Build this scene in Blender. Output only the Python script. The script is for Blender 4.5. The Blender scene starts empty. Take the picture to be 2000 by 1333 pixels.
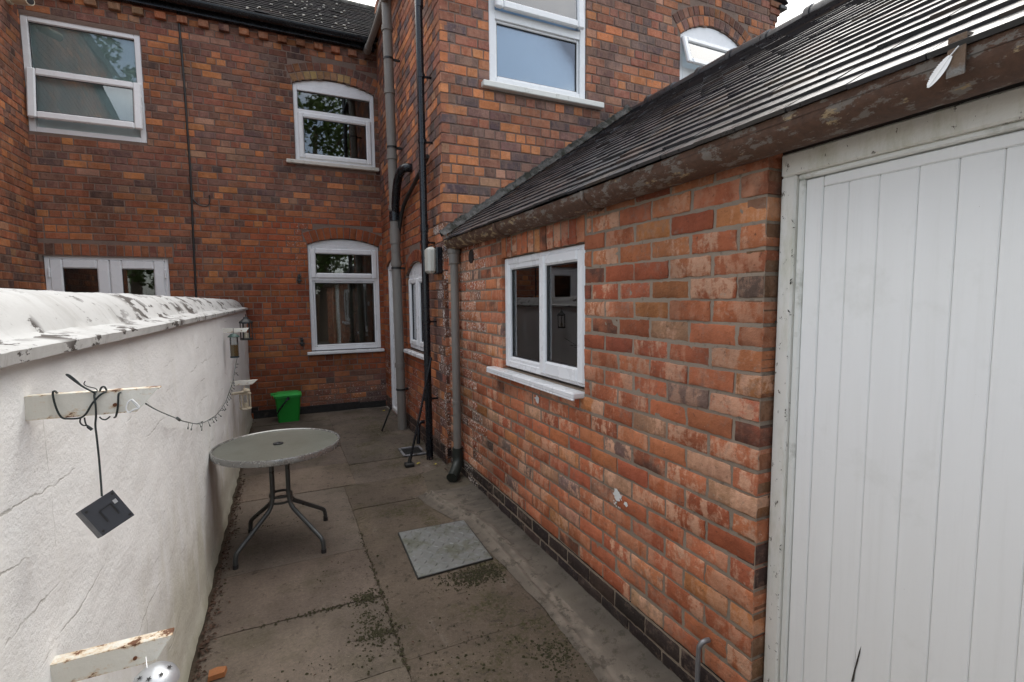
import bpy, bmesh, math, random
from mathutils import Vector, Matrix, noise as mnoise
R_ = math.radians
S = 1.15                      # layout below is measured with 75 mm courses; everything is scaled to real size at the end
EYE = 1.424
sc = bpy.context.scene
COL = sc.collection
random.seed(7)

# ------------------------------------------------------------------ camera
FPX = 961.13
yaw, pit, rol = R_(25.073), R_(4.754), R_(-0.492)
fw = Vector((math.sin(yaw)*math.cos(pit), math.cos(yaw)*math.cos(pit), -math.sin(pit)))
rt0 = Vector((math.cos(yaw), -math.sin(yaw), 0)); up0 = rt0.cross(fw)
rt = math.cos(rol)*rt0 + math.sin(rol)*up0
up = math.cos(rol)*up0 - math.sin(rol)*rt0
cd = bpy.data.cameras.new('camera'); cam = bpy.data.objects.new('camera', cd); COL.objects.link(cam)
cam.matrix_world = Matrix(((rt.x, up.x, -fw.x, 0), (rt.y, up.y, -fw.y, 0), (rt.z, up.z, -fw.z, EYE*S), (0, 0, 0, 1)))
cd.sensor_width = 36; cd.lens = 36*FPX/2000; cd.clip_start = 0.03; cd.clip_end = 400
sc.camera = cam

def ray(x, y): return rt*((x-1000)/FPX) - up*((y-666.5)/FPX) + fw
def at(x, y, X=None, Y=None, Z=None):        # photo pixel -> point on a plane (layout units)
    d = ray(x, y)
    t = X/d.x if X is not None else Y/d.y if Y is not None else (Z-EYE)/d.z
    return Vector((d.x*t, d.y*t, d.z*t+EYE))

# ------------------------------------------------------------------ world, sun, exposure
SUN_AZ, SUN_EL = R_(68), R_(52)
w = bpy.data.worlds.new("World"); sc.world = w; w.use_nodes = True
nt = w.node_tree; nt.nodes.clear()
sky = nt.nodes.new('ShaderNodeTexSky'); sky.sky_type = 'NISHITA'; sky.sun_disc = False
sky.sun_elevation = SUN_EL; sky.sun_rotation = SUN_AZ; sky.air_density = 1.0; sky.dust_density = 2.5; sky.ozone_density = 1.0
tcw = nt.nodes.new('ShaderNodeTexCoord')
mpw = nt.nodes.new('ShaderNodeMapping'); mpw.inputs['Scale'].default_value = (1.0, 1.0, 2.2)
nzw = nt.nodes.new('ShaderNodeTexNoise'); nzw.inputs['Scale'].default_value = 1.6; nzw.inputs['Detail'].default_value = 6
rpw = nt.nodes.new('ShaderNodeValToRGB')
rpw.color_ramp.elements[0].position = 0.34; rpw.color_ramp.elements[0].color = (0.12, 0.12, 0.12, 1)
rpw.color_ramp.elements[1].position = 0.60; rpw.color_ramp.elements[1].color = (1, 1, 1, 1)
dotw = nt.nodes.new('ShaderNodeVectorMath'); dotw.operation = 'DOT_PRODUCT'; dotw.inputs[1].default_value = (0.10, 0.20, 0.03)   # more cloud to the north-east
addw = nt.nodes.new('ShaderNodeMath'); addw.operation = 'ADD'
mxw = nt.nodes.new('ShaderNodeMix'); mxw.data_type = 'RGBA'; mxw.inputs[7].default_value = (11.0, 10.85, 10.55, 1)   # cloud
bgw = nt.nodes.new('ShaderNodeBackground'); bgw.inputs['Strength'].default_value = 0.12
ow = nt.nodes.new('ShaderNodeOutputWorld')
L = nt.links.new
L(tcw.outputs['Generated'], mpw.inputs[0]); L(mpw.outputs[0], nzw.inputs['Vector']); L(tcw.outputs['Generated'], dotw.inputs[0]); L(nzw.outputs['Fac'], addw.inputs[0]); L(dotw.outputs['Value'], addw.inputs[1]); L(addw.outputs[0], rpw.inputs[0])
L(rpw.outputs[0], mxw.inputs[0]); L(sky.outputs[0], mxw.inputs[6]); L(mxw.outputs[2], bgw.inputs[0]); L(bgw.outputs[0], ow.inputs[0])
sd = bpy.data.lights.new('sun', 'SUN'); sd.energy = 0.5; sd.angle = R_(38); sd.color = (1.0, 0.95, 0.88)
so = bpy.data.objects.new('sun', sd); COL.objects.link(so)
sdir = Vector((math.cos(SUN_EL)*math.sin(SUN_AZ), math.cos(SUN_EL)*math.cos(SUN_AZ), math.sin(SUN_EL)))
so.rotation_euler = sdir.to_track_quat('Z', 'Y').to_euler(); so.location = (6, 4, 12)
vs = sc.view_settings; vs.view_transform = 'Standard'; vs.look = 'None'; vs.gamma = 1; vs.use_curve_mapping = False
vs.exposure = 1.22

# ------------------------------------------------------------------ node helpers
def newmat(name):
    m = bpy.data.materials.new(name); m.use_nodes = True
    t = m.node_tree; b = t.nodes['Principled BSDF']
    return m, t, b
def setin(t, sock, v):
    if isinstance(v, bpy.types.NodeSocket): t.links.new(v, sock)
    elif isinstance(v, (tuple, list)) and len(v) == 3 and sock.type == 'RGBA': sock.default_value = (*v, 1)
    else: sock.default_value = v
def nnoise(t, vec, scale, detail=3, rough=.55, dist=0):
    n = t.nodes.new('ShaderNodeTexNoise'); n.inputs['Scale'].default_value = scale; n.inputs['Detail'].default_value = detail
    n.inputs['Roughness'].default_value = rough; n.inputs['Distortion'].default_value = dist
    if vec is not None: t.links.new(vec, n.inputs['Vector'])
    return n.outputs['Fac']
def nramp(t, f, stops):
    n = t.nodes.new('ShaderNodeValToRGB'); e = n.color_ramp.elements
    while len(e) < len(stops): e.new(0.5)
    for i, (p, c) in enumerate(stops):
        e[i].position = p; e[i].color = (*c, 1) if isinstance(c, tuple) else (c, c, c, 1)
    t.links.new(f, n.inputs[0]); return n.outputs[0]
def nmix(t, f, a, b, mode='MIX'):
    n = t.nodes.new('ShaderNodeMix'); n.data_type = 'RGBA'; n.blend_type = mode
    setin(t, n.inputs[0], f); setin(t, n.inputs[6], a); setin(t, n.inputs[7], b); return n.outputs[2]
def nmath(t, op, a, b=0.0):
    n = t.nodes.new('ShaderNodeMath'); n.operation = op; setin(t, n.inputs[0], a); setin(t, n.inputs[1], b); return n.outputs[0]
def nmap(t, vec, sc_=(1, 1, 1), rot=(0, 0, 0)):
    n = t.nodes.new('ShaderNodeMapping'); n.inputs['Scale'].default_value = sc_; n.inputs['Rotation'].default_value = rot
    t.links.new(vec, n.inputs[0]); return n.outputs[0]
def objco(t): return t.nodes.new('ShaderNodeTexCoord').outputs['Object']
def attr(t, name, out='Color'):
    n = t.nodes.new('ShaderNodeAttribute'); n.attribute_name = name; return n.outputs[out]
def nbump(t, b, h, strength, dist=.01):
    n = t.nodes.new('ShaderNodeBump'); n.inputs['Strength'].default_value = strength; n.inputs['Distance'].default_value = dist
    t.links.new(h, n.inputs['Height']); t.links.new(n.outputs[0], b.inputs['Normal'])
def simple(name, col, rough=.5, var=.25, scale=12, metallic=0, spec=.5, bump=0, dirt=None, dirt_amt=.5):
    m, t, b = newmat(name); co = objco(t)
    f = nnoise(t, co, scale, 5)
    c = nmix(t, f, tuple(x*(1-var) for x in col), tuple(min(1, x*(1+var)) for x in col))
    if dirt:
        d = nramp(t, nnoise(t, co, scale*.35, 7, .7), [(1-dirt_amt*.62-.08, 0.), (1-dirt_amt*.62+.05, 1.)])
        c = nmix(t, d, c, dirt)
    setin(t, b.inputs['Base Color'], c)
    setin(t, b.inputs['Roughness'], nramp(t, nnoise(t, co, scale*1.7, 4), [(.3, max(.02, rough-.1)), (.7, min(1, rough+.1))]))
    b.inputs['Metallic'].default_value = metallic; b.inputs['Specular IOR Level'].default_value = spec
    if bump: nbump(t, b, nnoise(t, co, scale*8, 3), bump)
    return m

# ------------------------------------------------------------------ materials
def mat_brick():
    m, t, b = newmat('brick'); base = attr(t, 'bc'); al = attr(t, 'bc', 'Alpha'); loc = attr(t, 'loc', 'Vector'); aux = attr(t, 'aux')
    sep = t.nodes.new('ShaderNodeSeparateColor'); t.links.new(aux, sep.inputs[0])
    paint, dirt = sep.outputs[0], sep.outputs[1]
    big = nnoise(t, nmap(t, loc, (1, 1, 1)), 22, 5, .65)
    c = nmix(t, big, nmix(t, 1.0, base, (.45, .40, .38), 'MULTIPLY'), nmix(t, 1.0, base, (1.42, 1.48, 1.5), 'MULTIPLY'))
    hue = nramp(t, nnoise(t, loc, 11, 4, .6), [(.42, 0.), (.68, .40)]); c = nmix(t, hue, c, nmix(t, 1.0, c, (.62, .60, .74), 'MULTIPLY'))
    # kiss marks: pale vertical bands across the brick face
    bn = nnoise(t, nmap(t, loc, (13, 3.2, 1)), 1.0, 5, .62, .5)
    blot = nnoise(t, loc, 30, 6, .72, .4)
    bb = nmath(t, 'ADD', nmath(t, 'MULTIPLY', bn, .62), nmath(t, 'MULTIPLY', blot, .38))
    band = nmath(t, 'MULTIPLY', nramp(t, bb, [(.475, 0.), (.545, 1.)]), al)
    pale = nmix(t, nnoise(t, loc, 60, 5), (.56, .265, .155), (.74, .47, .32))
    c = nmix(t, band, c, pale)
    # worn pale arrises / salts
    sp = nramp(t, nnoise(t, loc, 55, 6, .7), [(.60, 0.), (.68, 1.)])
    c = nmix(t, nmath(t, 'MULTIPLY', sp, nmath(t, 'MULTIPLY', al, .7)), c, (.52, .40, .30))
    # pits and soot
    dk = nramp(t, nnoise(t, loc, 46, 7, .76), [(.33, 1.), (.41, 0.)])
    c = nmix(t, nmath(t, 'MULTIPLY', dk, .6), c, (.045, .03, .025))
    c = nmix(t, nmath(t, 'MULTIPLY', dirt, nramp(t, nnoise(t, loc, 9, 5), [(.35, 0.2), (.6, 1.)])), c, (.05, .04, .035))
    co = objco(t)
    soot = nramp(t, nnoise(t, co, .9, 6, .62), [(.34, .52), (.52, 1.0), (.68, 1.16)]); c = nmix(t, 1.0, c, soot, 'MULTIPLY')
    smear = nramp(t, nmath(t, 'ADD', nmath(t, 'MULTIPLY', nnoise(t, co, 26, 6, .72), .6), nmath(t, 'MULTIPLY', nnoise(t, co, 2.6, 4), .4)), [(.53, 0.), (.64, .55)])
    c = nmix(t, smear, c, (.22, .155, .12))
    # spots of old white paint
    pm = nramp(t, nnoise(t, co, 5.5, 5, .65), [(.40, -.12), (.62, .10)])
    pn = nramp(t, nmath(t, 'ADD', nnoise(t, loc, 60, 5, .75), nmath(t, 'MULTIPLY', paint, nmath(t, 'ADD', pm, .27))), [(.70, 0.), (.73, 1.)])
    c = nmix(t, pn, c, (.66, .60, .55))
    setin(t, b.inputs['Base Color'], c); b.inputs['Roughness'].default_value = .88; b.inputs['Specular IOR Level'].default_value = .25
    h = nmath(t, 'ADD', nnoise(t, loc, 90, 6, .7), nmath(t, 'MULTIPLY', nnoise(t, loc, 26, 4), 1.2))
    nbump(t, b, h, .8, .006)
    return m
def mat_mortar(name, c1, c2):
    m, t, b = newmat(name); co = objco(t)
    f = nnoise(t, co, 5, 6, .7); c = nmix(t, f, c1, c2)
    dk = nramp(t, nnoise(t, co, 30, 5, .7), [(.3, 1.), (.42, 0.)]); c = nmix(t, nmath(t, 'MULTIPLY', dk, .5), c, (.04, .035, .03))
    setin(t, b.inputs['Base Color'], c); b.inputs['Roughness'].default_value = .95; b.inputs['Specular IOR Level'].default_value = .15
    nbump(t, b, nnoise(t, co, 160, 4, .7), .6, .004); return m
M = {}
M['brick'] = mat_brick()
M['mortar_near'] = mat_mortar('mortar_near', (.20, .155, .118), (.32, .262, .205))
M['mortar_old'] = mat_mortar('mortar_old', (.13, .092, .075), (.26, .19, .155))
M['upvc'] = simple('upvc', (.78, .79, .80), .28, .02, 3, dirt=(.55, .54, .50), dirt_amt=.32)
M['upvc_dirty'] = simple('upvc_dirty', (.70, .70, .66), .5, .06, 6, dirt=(.22, .22, .16), dirt_amt=.62)
M['stone_sill'] = simple('stone_sill', (.62, .59, .53), .75, .1, 8, bump=.2, dirt=(.30, .29, .23), dirt_amt=.6)
M['gasket'] = simple('gasket', (.02, .02, .022), .5, .1)
M['black_plastic'] = simple('black_plastic', (.009, .011, .015), .25, .2, 9, dirt=(.03, .028, .027), dirt_amt=.3)
M['grey_plastic'] = simple('grey_plastic', (.20, .185, .165), .55, .12, 5, dirt=(.12, .10, .085), dirt_amt=.55)
M['dark_iron'] = simple('dark_iron', (.02, .021, .02), .5, .3, 10, bump=.1, dirt=(.05, .035, .025), dirt_amt=.5)
M['table_metal'] = simple('table_metal', (.075, .08, .08), .35, .15, 14, metallic=.35)
M['table_rim'] = simple('table_rim', (.27, .27, .26), .25, .12, 14, metallic=.6)
M['green_plastic'] = simple('green_plastic', (.012, .26, .03), .42, .12, 5)
M['green_lid'] = simple('green_lid', (.03, .33, .06), .42, .12, 5)
M['dark_slate_plastic'] = simple('dark_slate_plastic', (.048, .054, .068), .48, .08, 20, dirt=(.075, .075, .075), dirt_amt=.4)
M['cable'] = simple('cable', (.012, .02, .02), .45, .2, 20)
M['fairy_wire'] = simple('fairy_wire', (.10, .115, .11), .45, .2, 20)
M['silver'] = simple('silver', (.55, .57, .60), .36, .05, 10, metallic=.6)
M['cream_metal'] = simple('cream_metal', (.60, .53, .40), .5, .08, 14, dirt=(.30, .17, .08), dirt_amt=.3)
M['white_paint'] = simple('white_paint', (.74, .74, .72), .45, .04, 5, dirt=(.48, .47, .42), dirt_amt=.38, bump=.05)
M['feather'] = simple('feather', (.85, .85, .84), .8, .05, 40)
M['brick_bit'] = simple('brick_bit', (.33, .13, .05), .9, .3, 30, bump=.3)
M['leaf_brown'] = simple('leaf_brown', (.075, .040, .025), .8, .7, 30)
M['leaf_yellow'] = simple('leaf_yellow', (.50, .42, .04), .6, .2, 40)
M['moss'] = simple('moss', (.040, .036, .014), .95, .6, 60, bump=.6)
M['lead'] = simple('lead_mortar', (.12, .115, .108), .95, .5, 26, bump=1.0, dirt=(.04, .04, .032), dirt_amt=.75, spec=.2)
M['room_dark'] = simple('room_dark', (.035, .028, .025), .9, .3, 4)
M['room_maroon'] = simple('room_maroon', (.16, .035, .045), .85, .2, 3)
M['room_pale'] = simple('room_pale', (.38, .38, .28), .8, .1, 3)
M['net'] = simple('net_curtain', (.52, .60, .61), .9, .1, 6)
M['blind'] = simple('blind', (.50, .68, .92), .8, .06, 2)  # blue of the sky reflected in the glass is painted into this blind
M['blind_white'] = simple('blind_white', (.78, .82, .86), .8, .05, 2)
M['curtain_brown'] = simple('curtain_brown', (.10, .08, .06), .9, .6, 9)
M['yellow_star'] = simple('yellow_star', (.75, .42, .05), .6, .2, 9)
M['soil'] = simple('soil', (.045, .036, .028), .95, .4, 14, bump=.5)
M['rust'] = simple('rust', (.16, .06, .025), .9, .4, 40, bump=.4)

def mat_glass(name, tint=(.9, .95, .95), refl=1.6):
    m, t, b = newmat(name); t.nodes.remove(b); out = t.nodes['Material Output']
    tr = t.nodes.new('ShaderNodeBsdfTransparent'); tr.inputs[0].default_value = (*tint, 1)
    gl = t.nodes.new('ShaderNodeBsdfGlossy'); gl.inputs['Roughness'].default_value = .015
    fr = t.nodes.new('ShaderNodeFresnel'); fr.inputs[0].default_value = 1.5
    co = objco(t); bp = t.nodes.new('ShaderNodeBump'); bp.inputs['Strength'].default_value = .008; bp.inputs['Distance'].default_value = .05
    t.links.new(nnoise(t, co, 2.5, 1), bp.inputs['Height']); t.links.new(bp.outputs[0], gl.inputs['Normal'])
    f = nmath(t, 'MINIMUM', nmath(t, 'MULTIPLY', fr.outputs[0], refl), 1.0)
    mx = t.nodes.new('ShaderNodeMixShader'); t.links.new(f, mx.inputs[0]); t.links.new(tr.outputs[0], mx.inputs[1]); t.links.new(gl.outputs[0], mx.inputs[2])
    t.links.new(mx.outputs[0], out.inputs[0]); return m
M['glass'] = mat_glass('glass', refl=2.6); M['glass_sky'] = mat_glass('glass_sky', refl=4.5)

def mat_render():
    m, t, b = newmat('white_render'); co = objco(t)
    sx = t.nodes.new('ShaderNodeSeparateXYZ'); t.links.new(co, sx.inputs[0]); z = sx.outputs[2]
    c = nmix(t, nnoise(t, co, 2.2, 5), (.78, .78, .765), (.86, .865, .86))
    # trowel marks
    tm = nnoise(t, nmap(t, co, (1, 26, 40), (R_(24), 0, 0)), 1.2, 5, .65)
    # green-yellow algae: low down and in streaks
    st = nnoise(t, nmap(t, co, (1, 4.2, .75)), 1.6, 6, .62)
    low = nramp(t, z, [(.0, 1.), (.52, .22), (.9, .05)])
    al = nramp(t, nmath(t, 'MULTIPLY', st, nmath(t, 'ADD', low, .42)), [(.27, 0.), (.56, 1.)])
    c = nmix(t, nmath(t, 'MULTIPLY', al, .6), c, (.50, .475, .34))
    foot = nramp(t, nmath(t, 'ADD', z, nmath(t, 'MULTIPLY', nnoise(t, co, 9, 5), .12)), [(.07, 1.), (.14, 0.)])
    c = nmix(t, nmath(t, 'MULTIPLY', foot, .55), c, (.27, .26, .17))
    # hairline cracks in the render, following the mortar courses underneath
    wz = nmath(t, 'ADD', z, nmath(t, 'ADD', nmath(t, 'MULTIPLY', nnoise(t, co, 2.2, 3), .13), nmath(t, 'MULTIPLY', nnoise(t, co, 17, 5, .7), .030)))
    fr = nmath(t, 'ABSOLUTE', nmath(t, 'SUBTRACT', nmath(t, 'FRACT', nmath(t, 'DIVIDE', wz, .108)), .5))
    ck = nmath(t, 'MULTIPLY', nramp(t, fr, [(.0, 1.), (.016, .6), (.03, 0.)]), nramp(t, nnoise(t, nmap(t, co, (1, 1.0, 5.5)), 2.0, 5, .6), [(.54, 0.), (.63, 1.)]))
    fy = nmath(t, 'ABSOLUTE', nmath(t, 'SUBTRACT', nmath(t, 'FRACT', nmath(t, 'ADD', nmath(t, 'DIVIDE', sx.outputs[1], .62), nmath(t, 'MULTIPLY', nnoise(t, co, 6, 5), .08))), .5))
    cv2 = nmath(t, 'MULTIPLY', nramp(t, fy, [(.0, 1.), (.0035, 0.)]), nramp(t, nnoise(t, nmap(t, co, (1, 2, 3)), 1.7, 4), [(.54, 0.), (.62, .7)]))
    ck = nmath(t, 'MAXIMUM', ck, cv2)
    c = nmix(t, nmath(t, 'MULTIPLY', ck, .6), c, (.26, .24, .20))
    sp = nramp(t, nnoise(t, co, 45, 5, .7), [(.70, 0.), (.75, 1.)]); c = nmix(t, nmath(t, 'MULTIPLY', sp, .35), c, (.3, .28, .22))
    setin(t, b.inputs['Base Color'], c); b.inputs['Roughness'].default_value = .8; b.inputs['Specular IOR Level'].default_value = .25
    h = nmath(t, 'ADD', nmath(t, 'MULTIPLY', tm, 1.3), nmath(t, 'ADD', nmath(t, 'MULTIPLY', nnoise(t, co, 95, 6, .72), 1.0), nmath(t, 'MULTIPLY', ck, -.8)))
    nbump(t, b, h, .38, .008); return m
M['render'] = mat_render()
def mat_coping():
    m, t, b = newmat('coping_paint'); co = objco(t)
    c = nmix(t, nnoise(t, co, 3, 5), (.42, .42, .41), (.54, .54, .53))
    g = nramp(t, nnoise(t, nmap(t, co, (3, 9, 3)), 1.6, 6, .7), [(.46, 0.), (.72, .6)]); c = nmix(t, g, c, (.30, .29, .27))
    mask = nramp(t, nnoise(t, nmap(t, co, (1, 1.1, 1)), 2.3, 3), [(.44, 0.), (.54, 1.)])
    fl = nmath(t, 'MULTIPLY', nramp(t, nnoise(t, nmap(t, co, (1.6, .75, 1.6)), 10, 6, .62), [(.535, 0.), (.552, 1.)]), mask)
    c = nmix(t, fl, c, nmix(t, nnoise(t, co, 70, 5), (.018, .016, .014), (.13, .112, .10)))
    lines = nramp(t, nnoise(t, nmap(t, co, (3, 22, 3)), 1.0, 3, .6, .4), [(.63, 0.), (.68, 1.)])
    c = nmix(t, nmath(t, 'MULTIPLY', lines, .45), c, (.17, .165, .15))
    dots = nramp(t, nnoise(t, co, 38, 6, .75), [(.645, 0.), (.675, 1.)]); c = nmix(t, nmath(t, 'MULTIPLY', dots, .7), c, (.13, .11, .1))
    setin(t, b.inputs['Base Color'], c); b.inputs['Roughness'].default_value = .7
    h = nmath(t, 'ADD', nmath(t, 'MULTIPLY', fl, -1.0), nmath(t, 'MULTIPLY', nnoise(t, co, 40, 5, .65), .6)); nbump(t, b, h, .6, .006); return m
M['coping'] = mat_coping()
def mat_paving():
    m, t, b = newmat('concrete_paving'); co = objco(t); tint = attr(t, 'bc')
    f = nnoise(t, co, 1.6, 7, .65); c = nmix(t, f, (.080, .060, .046), (.205, .164, .132))
    c = nmix(t, 1.0, c, tint, 'MULTIPLY')
    g = nramp(t, nnoise(t, co, 2.6, 6, .7), [(.52, 0.), (.68, 1.)]); c = nmix(t, nmath(t, 'MULTIPLY', g, .5), c, (.065, .06, .032))
    sx = t.nodes.new('ShaderNodeSeparateXYZ'); t.links.new(co, sx.inputs[0])
    rgt = nramp(t, nmath(t, 'ADD', nmath(t, 'MULTIPLY', sx.outputs[0], .5), nmath(t, 'MULTIPLY', nnoise(t, co, 3, 5), .3)), [(.22, 0.), (.5, 1.)])     # damp, mossy side
    d = nramp(t, nmath(t, 'SUBTRACT', nnoise(t, co, 17, 7, .74), nmath(t, 'MULTIPLY', rgt, .035)), [(.345, 1.), (.42, 0.)]); c = nmix(t, nmath(t, 'MULTIPLY', d, .65), c, (.034, .027, .018))
    mo = nmath(t, 'MULTIPLY', nramp(t, nnoise(t, co, 2.3, 4), [(.50, 0.), (.60, 1.)]), nramp(t, nnoise(t, co, 34, 6, .75), [(.46, 0.), (.56, 1.)]))
    c = nmix(t, nmath(t, 'MULTIPLY', mo, nmath(t, 'MULTIPLY', rgt, .9)), c, (.052, .048, .014))
    pl = nramp(t, nnoise(t, nmap(t, co, (1.5, .6, 1)), 3.4, 6, .7), [(.60, 0.), (.75, 1.)]); c = nmix(t, nmath(t, 'MULTIPLY', pl, .5), c, (.25, .22, .19))
    gr = nramp(t, nnoise(t, co, 110, 3, .7), [(.66, 0.), (.72, 1.)]); c = nmix(t, nmath(t, 'MULTIPLY', gr, .6), c, (.38, .34, .29))
    fn = nramp(t, nnoise(t, co, 60, 6, .8), [(.35, .78), (.65, 1.16)]); c = nmix(t, 1.0, c, fn, 'MULTIPLY')
    wet = nramp(t, nnoise(t, nmap(t, co, (1, .7, 1)), 1.1, 5, .6), [(.42, .74), (.60, 1.12)]); c = nmix(t, 1.0, c, wet, 'MULTIPLY')
    setin(t, b.inputs['Base Color'], c); setin(t, b.inputs['Roughness'], nramp(t, f, [(.3, .7), (.7, .92)])); b.inputs['Specular IOR Level'].default_value = .35
    nbump(t, b, nmath(t, 'ADD', nnoise(t, co, 130, 5, .7), nmath(t, 'MULTIPLY', nnoise(t, co, 18, 5), 1.5)), .5, .006); return m
M['paving'] = mat_paving()
def mat_haunch():
    m, t, b = newmat('concrete_haunch'); co = objco(t)
    c = nmix(t, 1.0, nmix(t, nnoise(t, co, 4.5, 8, .75), (.07, .057, .045), (.205, .175, .142)), attr(t, 'bc'), 'MULTIPLY')
    d = nramp(t, nnoise(t, co, 13, 7, .75), [(.40, 1.), (.47, 0.)]); c = nmix(t, nmath(t, 'MULTIPLY', d, .7), c, (.045, .038, .027))
    g = nramp(t, nnoise(t, co, 4.5, 6, .7), [(.56, 0.), (.7, 1.)]); c = nmix(t, nmath(t, 'MULTIPLY', g, .45), c, (.07, .062, .035))
    setin(t, b.inputs['Base Color'], c); b.inputs['Roughness'].default_value = .9
    nbump(t, b, nnoise(t, co, 90, 6, .7), .5, .006); return m
M['haunch'] = mat_haunch()
def mat_tile(r0=.24, spec=.75, lich=.5):
    m, t, b = newmat('roof_tile'); co = objco(t); base = attr(t, 'bc')
    c = nmix(t, nnoise(t, co, 14, 6, .7), nmix(t, 1.0, base, (.6, .6, .6), 'MULTIPLY'), nmix(t, 1.0, base, (1.5, 1.45, 1.4), 'MULTIPLY'))
    l = nramp(t, nnoise(t, co, 26, 6, .75), [(.64, 0.), (.72, 1.)]); c = nmix(t, nmath(t, 'MULTIPLY', l, lich), c, (.17, .16, .14))
    setin(t, b.inputs['Base Color'], c)
    setin(t, b.inputs['Roughness'], nramp(t, nnoise(t, co, 18, 5, .65), [(.35, r0), (.65, min(1, r0+.26))])); b.inputs['Specular IOR Level'].default_value = spec
    nbump(t, b, nnoise(t, co, 40, 5, .65), .35, .004); return m
M['tile'] = mat_tile(); M['tile_matt'] = mat_tile(.8, .08, 0)
def mat_gutter():
    m, t, b = newmat('rusty_gutter'); co = objco(t)
    sx = t.nodes.new('ShaderNodeSeparateXYZ'); t.links.new(co, sx.inputs[0])
    base = nmix(t, nnoise(t, nmap(t, co, (1, .5, 1)), 9, 6, .7), (.13, .112, .097), (.25, .22, .19))
    zl = nmath(t, 'DIVIDE', sx.outputs[2], .098)
    farp = nramp(t, nmath(t, 'MULTIPLY', sx.outputs[1], .25), [(.36, 0.), (.56, 1.)])
    dk = nramp(t, nmath(t, 'ADD', nnoise(t, nmap(t, co, (1, .35, 1)), 14, 6, .7), nmath(t, 'MULTIPLY', zl, .35)), [(.50, 1.), (.62, 0.)])
    c = nmix(t, nmath(t, 'MULTIPLY', dk, .8), base, (.035, .030, .027))
    lowz = nramp(t, zl, [(.1, .09), (.42, .0), (.62, .03), (.9, .06)])
    cm = nramp(t, nmath(t, 'ADD', nnoise(t, nmap(t, co, (1.5, .5, 1.5)), 12, 7, .68), nmath(t, 'ADD', nmath(t, 'MULTIPLY', farp, .17), lowz)), [(.635, 0.), (.66, 1.)])
    c = nmix(t, cm, c, nmix(t, nnoise(t, co, 40, 4), (.26, .18, .09), (.46, .36, .22)))
    rs = nramp(t, nmath(t, 'ADD', nnoise(t, nmap(t, co, (1.2, .6, 1.2)), 20, 7, .74), nramp(t, zl, [(.55, 0.), (1.0, .30)])), [(.735, 0.), (.775, 1.)])
    c = nmix(t, rs, c, nmix(t, nnoise(t, co, 55, 5), (.045, .028, .021), (.16, .082, .05)))
    setin(t, b.inputs['Base Color'], c); b.inputs['Roughness'].default_value = .75
    nbump(t, b, nnoise(t, co, 45, 6, .7), .7, .006); return m
M['gutter'] = mat_gutter()
def mat_rusty_cream():
    m, t, b = newmat('rusty_cream_metal'); co = objco(t)
    sx = t.nodes.new('ShaderNodeSeparateXYZ'); t.links.new(co, sx.inputs[0])
    c = nmix(t, nnoise(t, co, 8, 5), (.66, .64, .56), (.78, .77, .71))
    edge = nramp(t, nmath(t, 'ABSOLUTE', nmath(t, 'SUBTRACT', nmath(t, 'DIVIDE', sx.outputs[2], .048), .5)), [(.36, 0.), (.5, .13)])
    tip = nramp(t, sx.outputs[0], [(.17, 0.), (.30, .07)])
    nn = nmath(t, 'ADD', nnoise(t, nmap(t, co, (1, 1, 1.6)), 24, 8, .76), nmath(t, 'ADD', edge, tip))
    c = nmix(t, nramp(t, nn, [(.56, 0.), (.66, .65)]), c, (.55, .34, .13))
    rs = nramp(t, nn, [(.655, 0.), (.675, 1.)]); c = nmix(t, rs, c, nmix(t, nnoise(t, co, 90, 4), (.05, .02, .012), (.22, .085, .03)))
    gr = nramp(t, nnoise(t, co, 46, 6, .75), [(.62, 0.), (.68, .5)]); c = nmix(t, gr, c, (.35, .33, .27))
    setin(t, b.inputs['Base Color'], c); b.inputs['Roughness'].default_value = .55; nbump(t, b, nnoise(t, co, 60, 5), .3, .004); return m
M['rusty_cream'] = mat_rusty_cream()
def mat_frame_paint():
    m, t, b = newmat('flaking_frame_paint'); co = objco(t)
    c = nmix(t, nnoise(t, co, 5, 6), (.62, .60, .54), (.76, .745, .70))
    g = nramp(t, nnoise(t, nmap(t, co, (3, 3, .8)), 4, 6, .7), [(.5, 0.), (.72, 1.)]); c = nmix(t, nmath(t, 'MULTIPLY', g, .6), c, (.40, .39, .26))
    d = nramp(t, nnoise(t, nmap(t, co, (1.5, 1.5, .9)), 26, 6, .74), [(.62, 0.), (.645, 1.)]); c = nmix(t, d, c, (.11, .09, .065))
    setin(t, b.inputs['Base Color'], c); b.inputs['Roughness'].default_value = .6
    nbump(t, b, nmath(t, 'ADD', nmath(t, 'MULTIPLY', d, -1.), nnoise(t, co, 50, 4)), .4, .004); return m
M['frame_paint'] = mat_frame_paint()
def mat_door():
    m, t, b = newmat('door_paint'); co = objco(t)
    c = nmix(t, nnoise(t, nmap(t, co, (1, 6, .6)), 2, 5), (.755, .755, .735), (.82, .82, .805))
    d = nramp(t, nnoise(t, co, 30, 5, .72), [(.735, 0.), (.755, 1.)]); c = nmix(t, d, c, (.16, .13, .11))
    g = nramp(t, nnoise(t, co, 3, 6, .7), [(.56, 0.), (.75, 1.)]); c = nmix(t, nmath(t, 'MULTIPLY', g, .3), c, (.5, .5, .44))
    vs_ = nramp(t, nnoise(t, nmap(t, co, (1, 26, 1.1)), 1.6, 6, .7), [(.52, 0.), (.75, 1.)]); c = nmix(t, nmath(t, 'MULTIPLY', vs_, .13), c, (.52, .51, .46))
    setin(t, b.inputs['Base Color'], c); b.inputs['Roughness'].default_value = .45
    nbump(t, b, nnoise(t, nmap(t, co, (8, 60, 4)), 1.5, 4), .15, .004); return m
M['door'] = mat_door()
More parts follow.
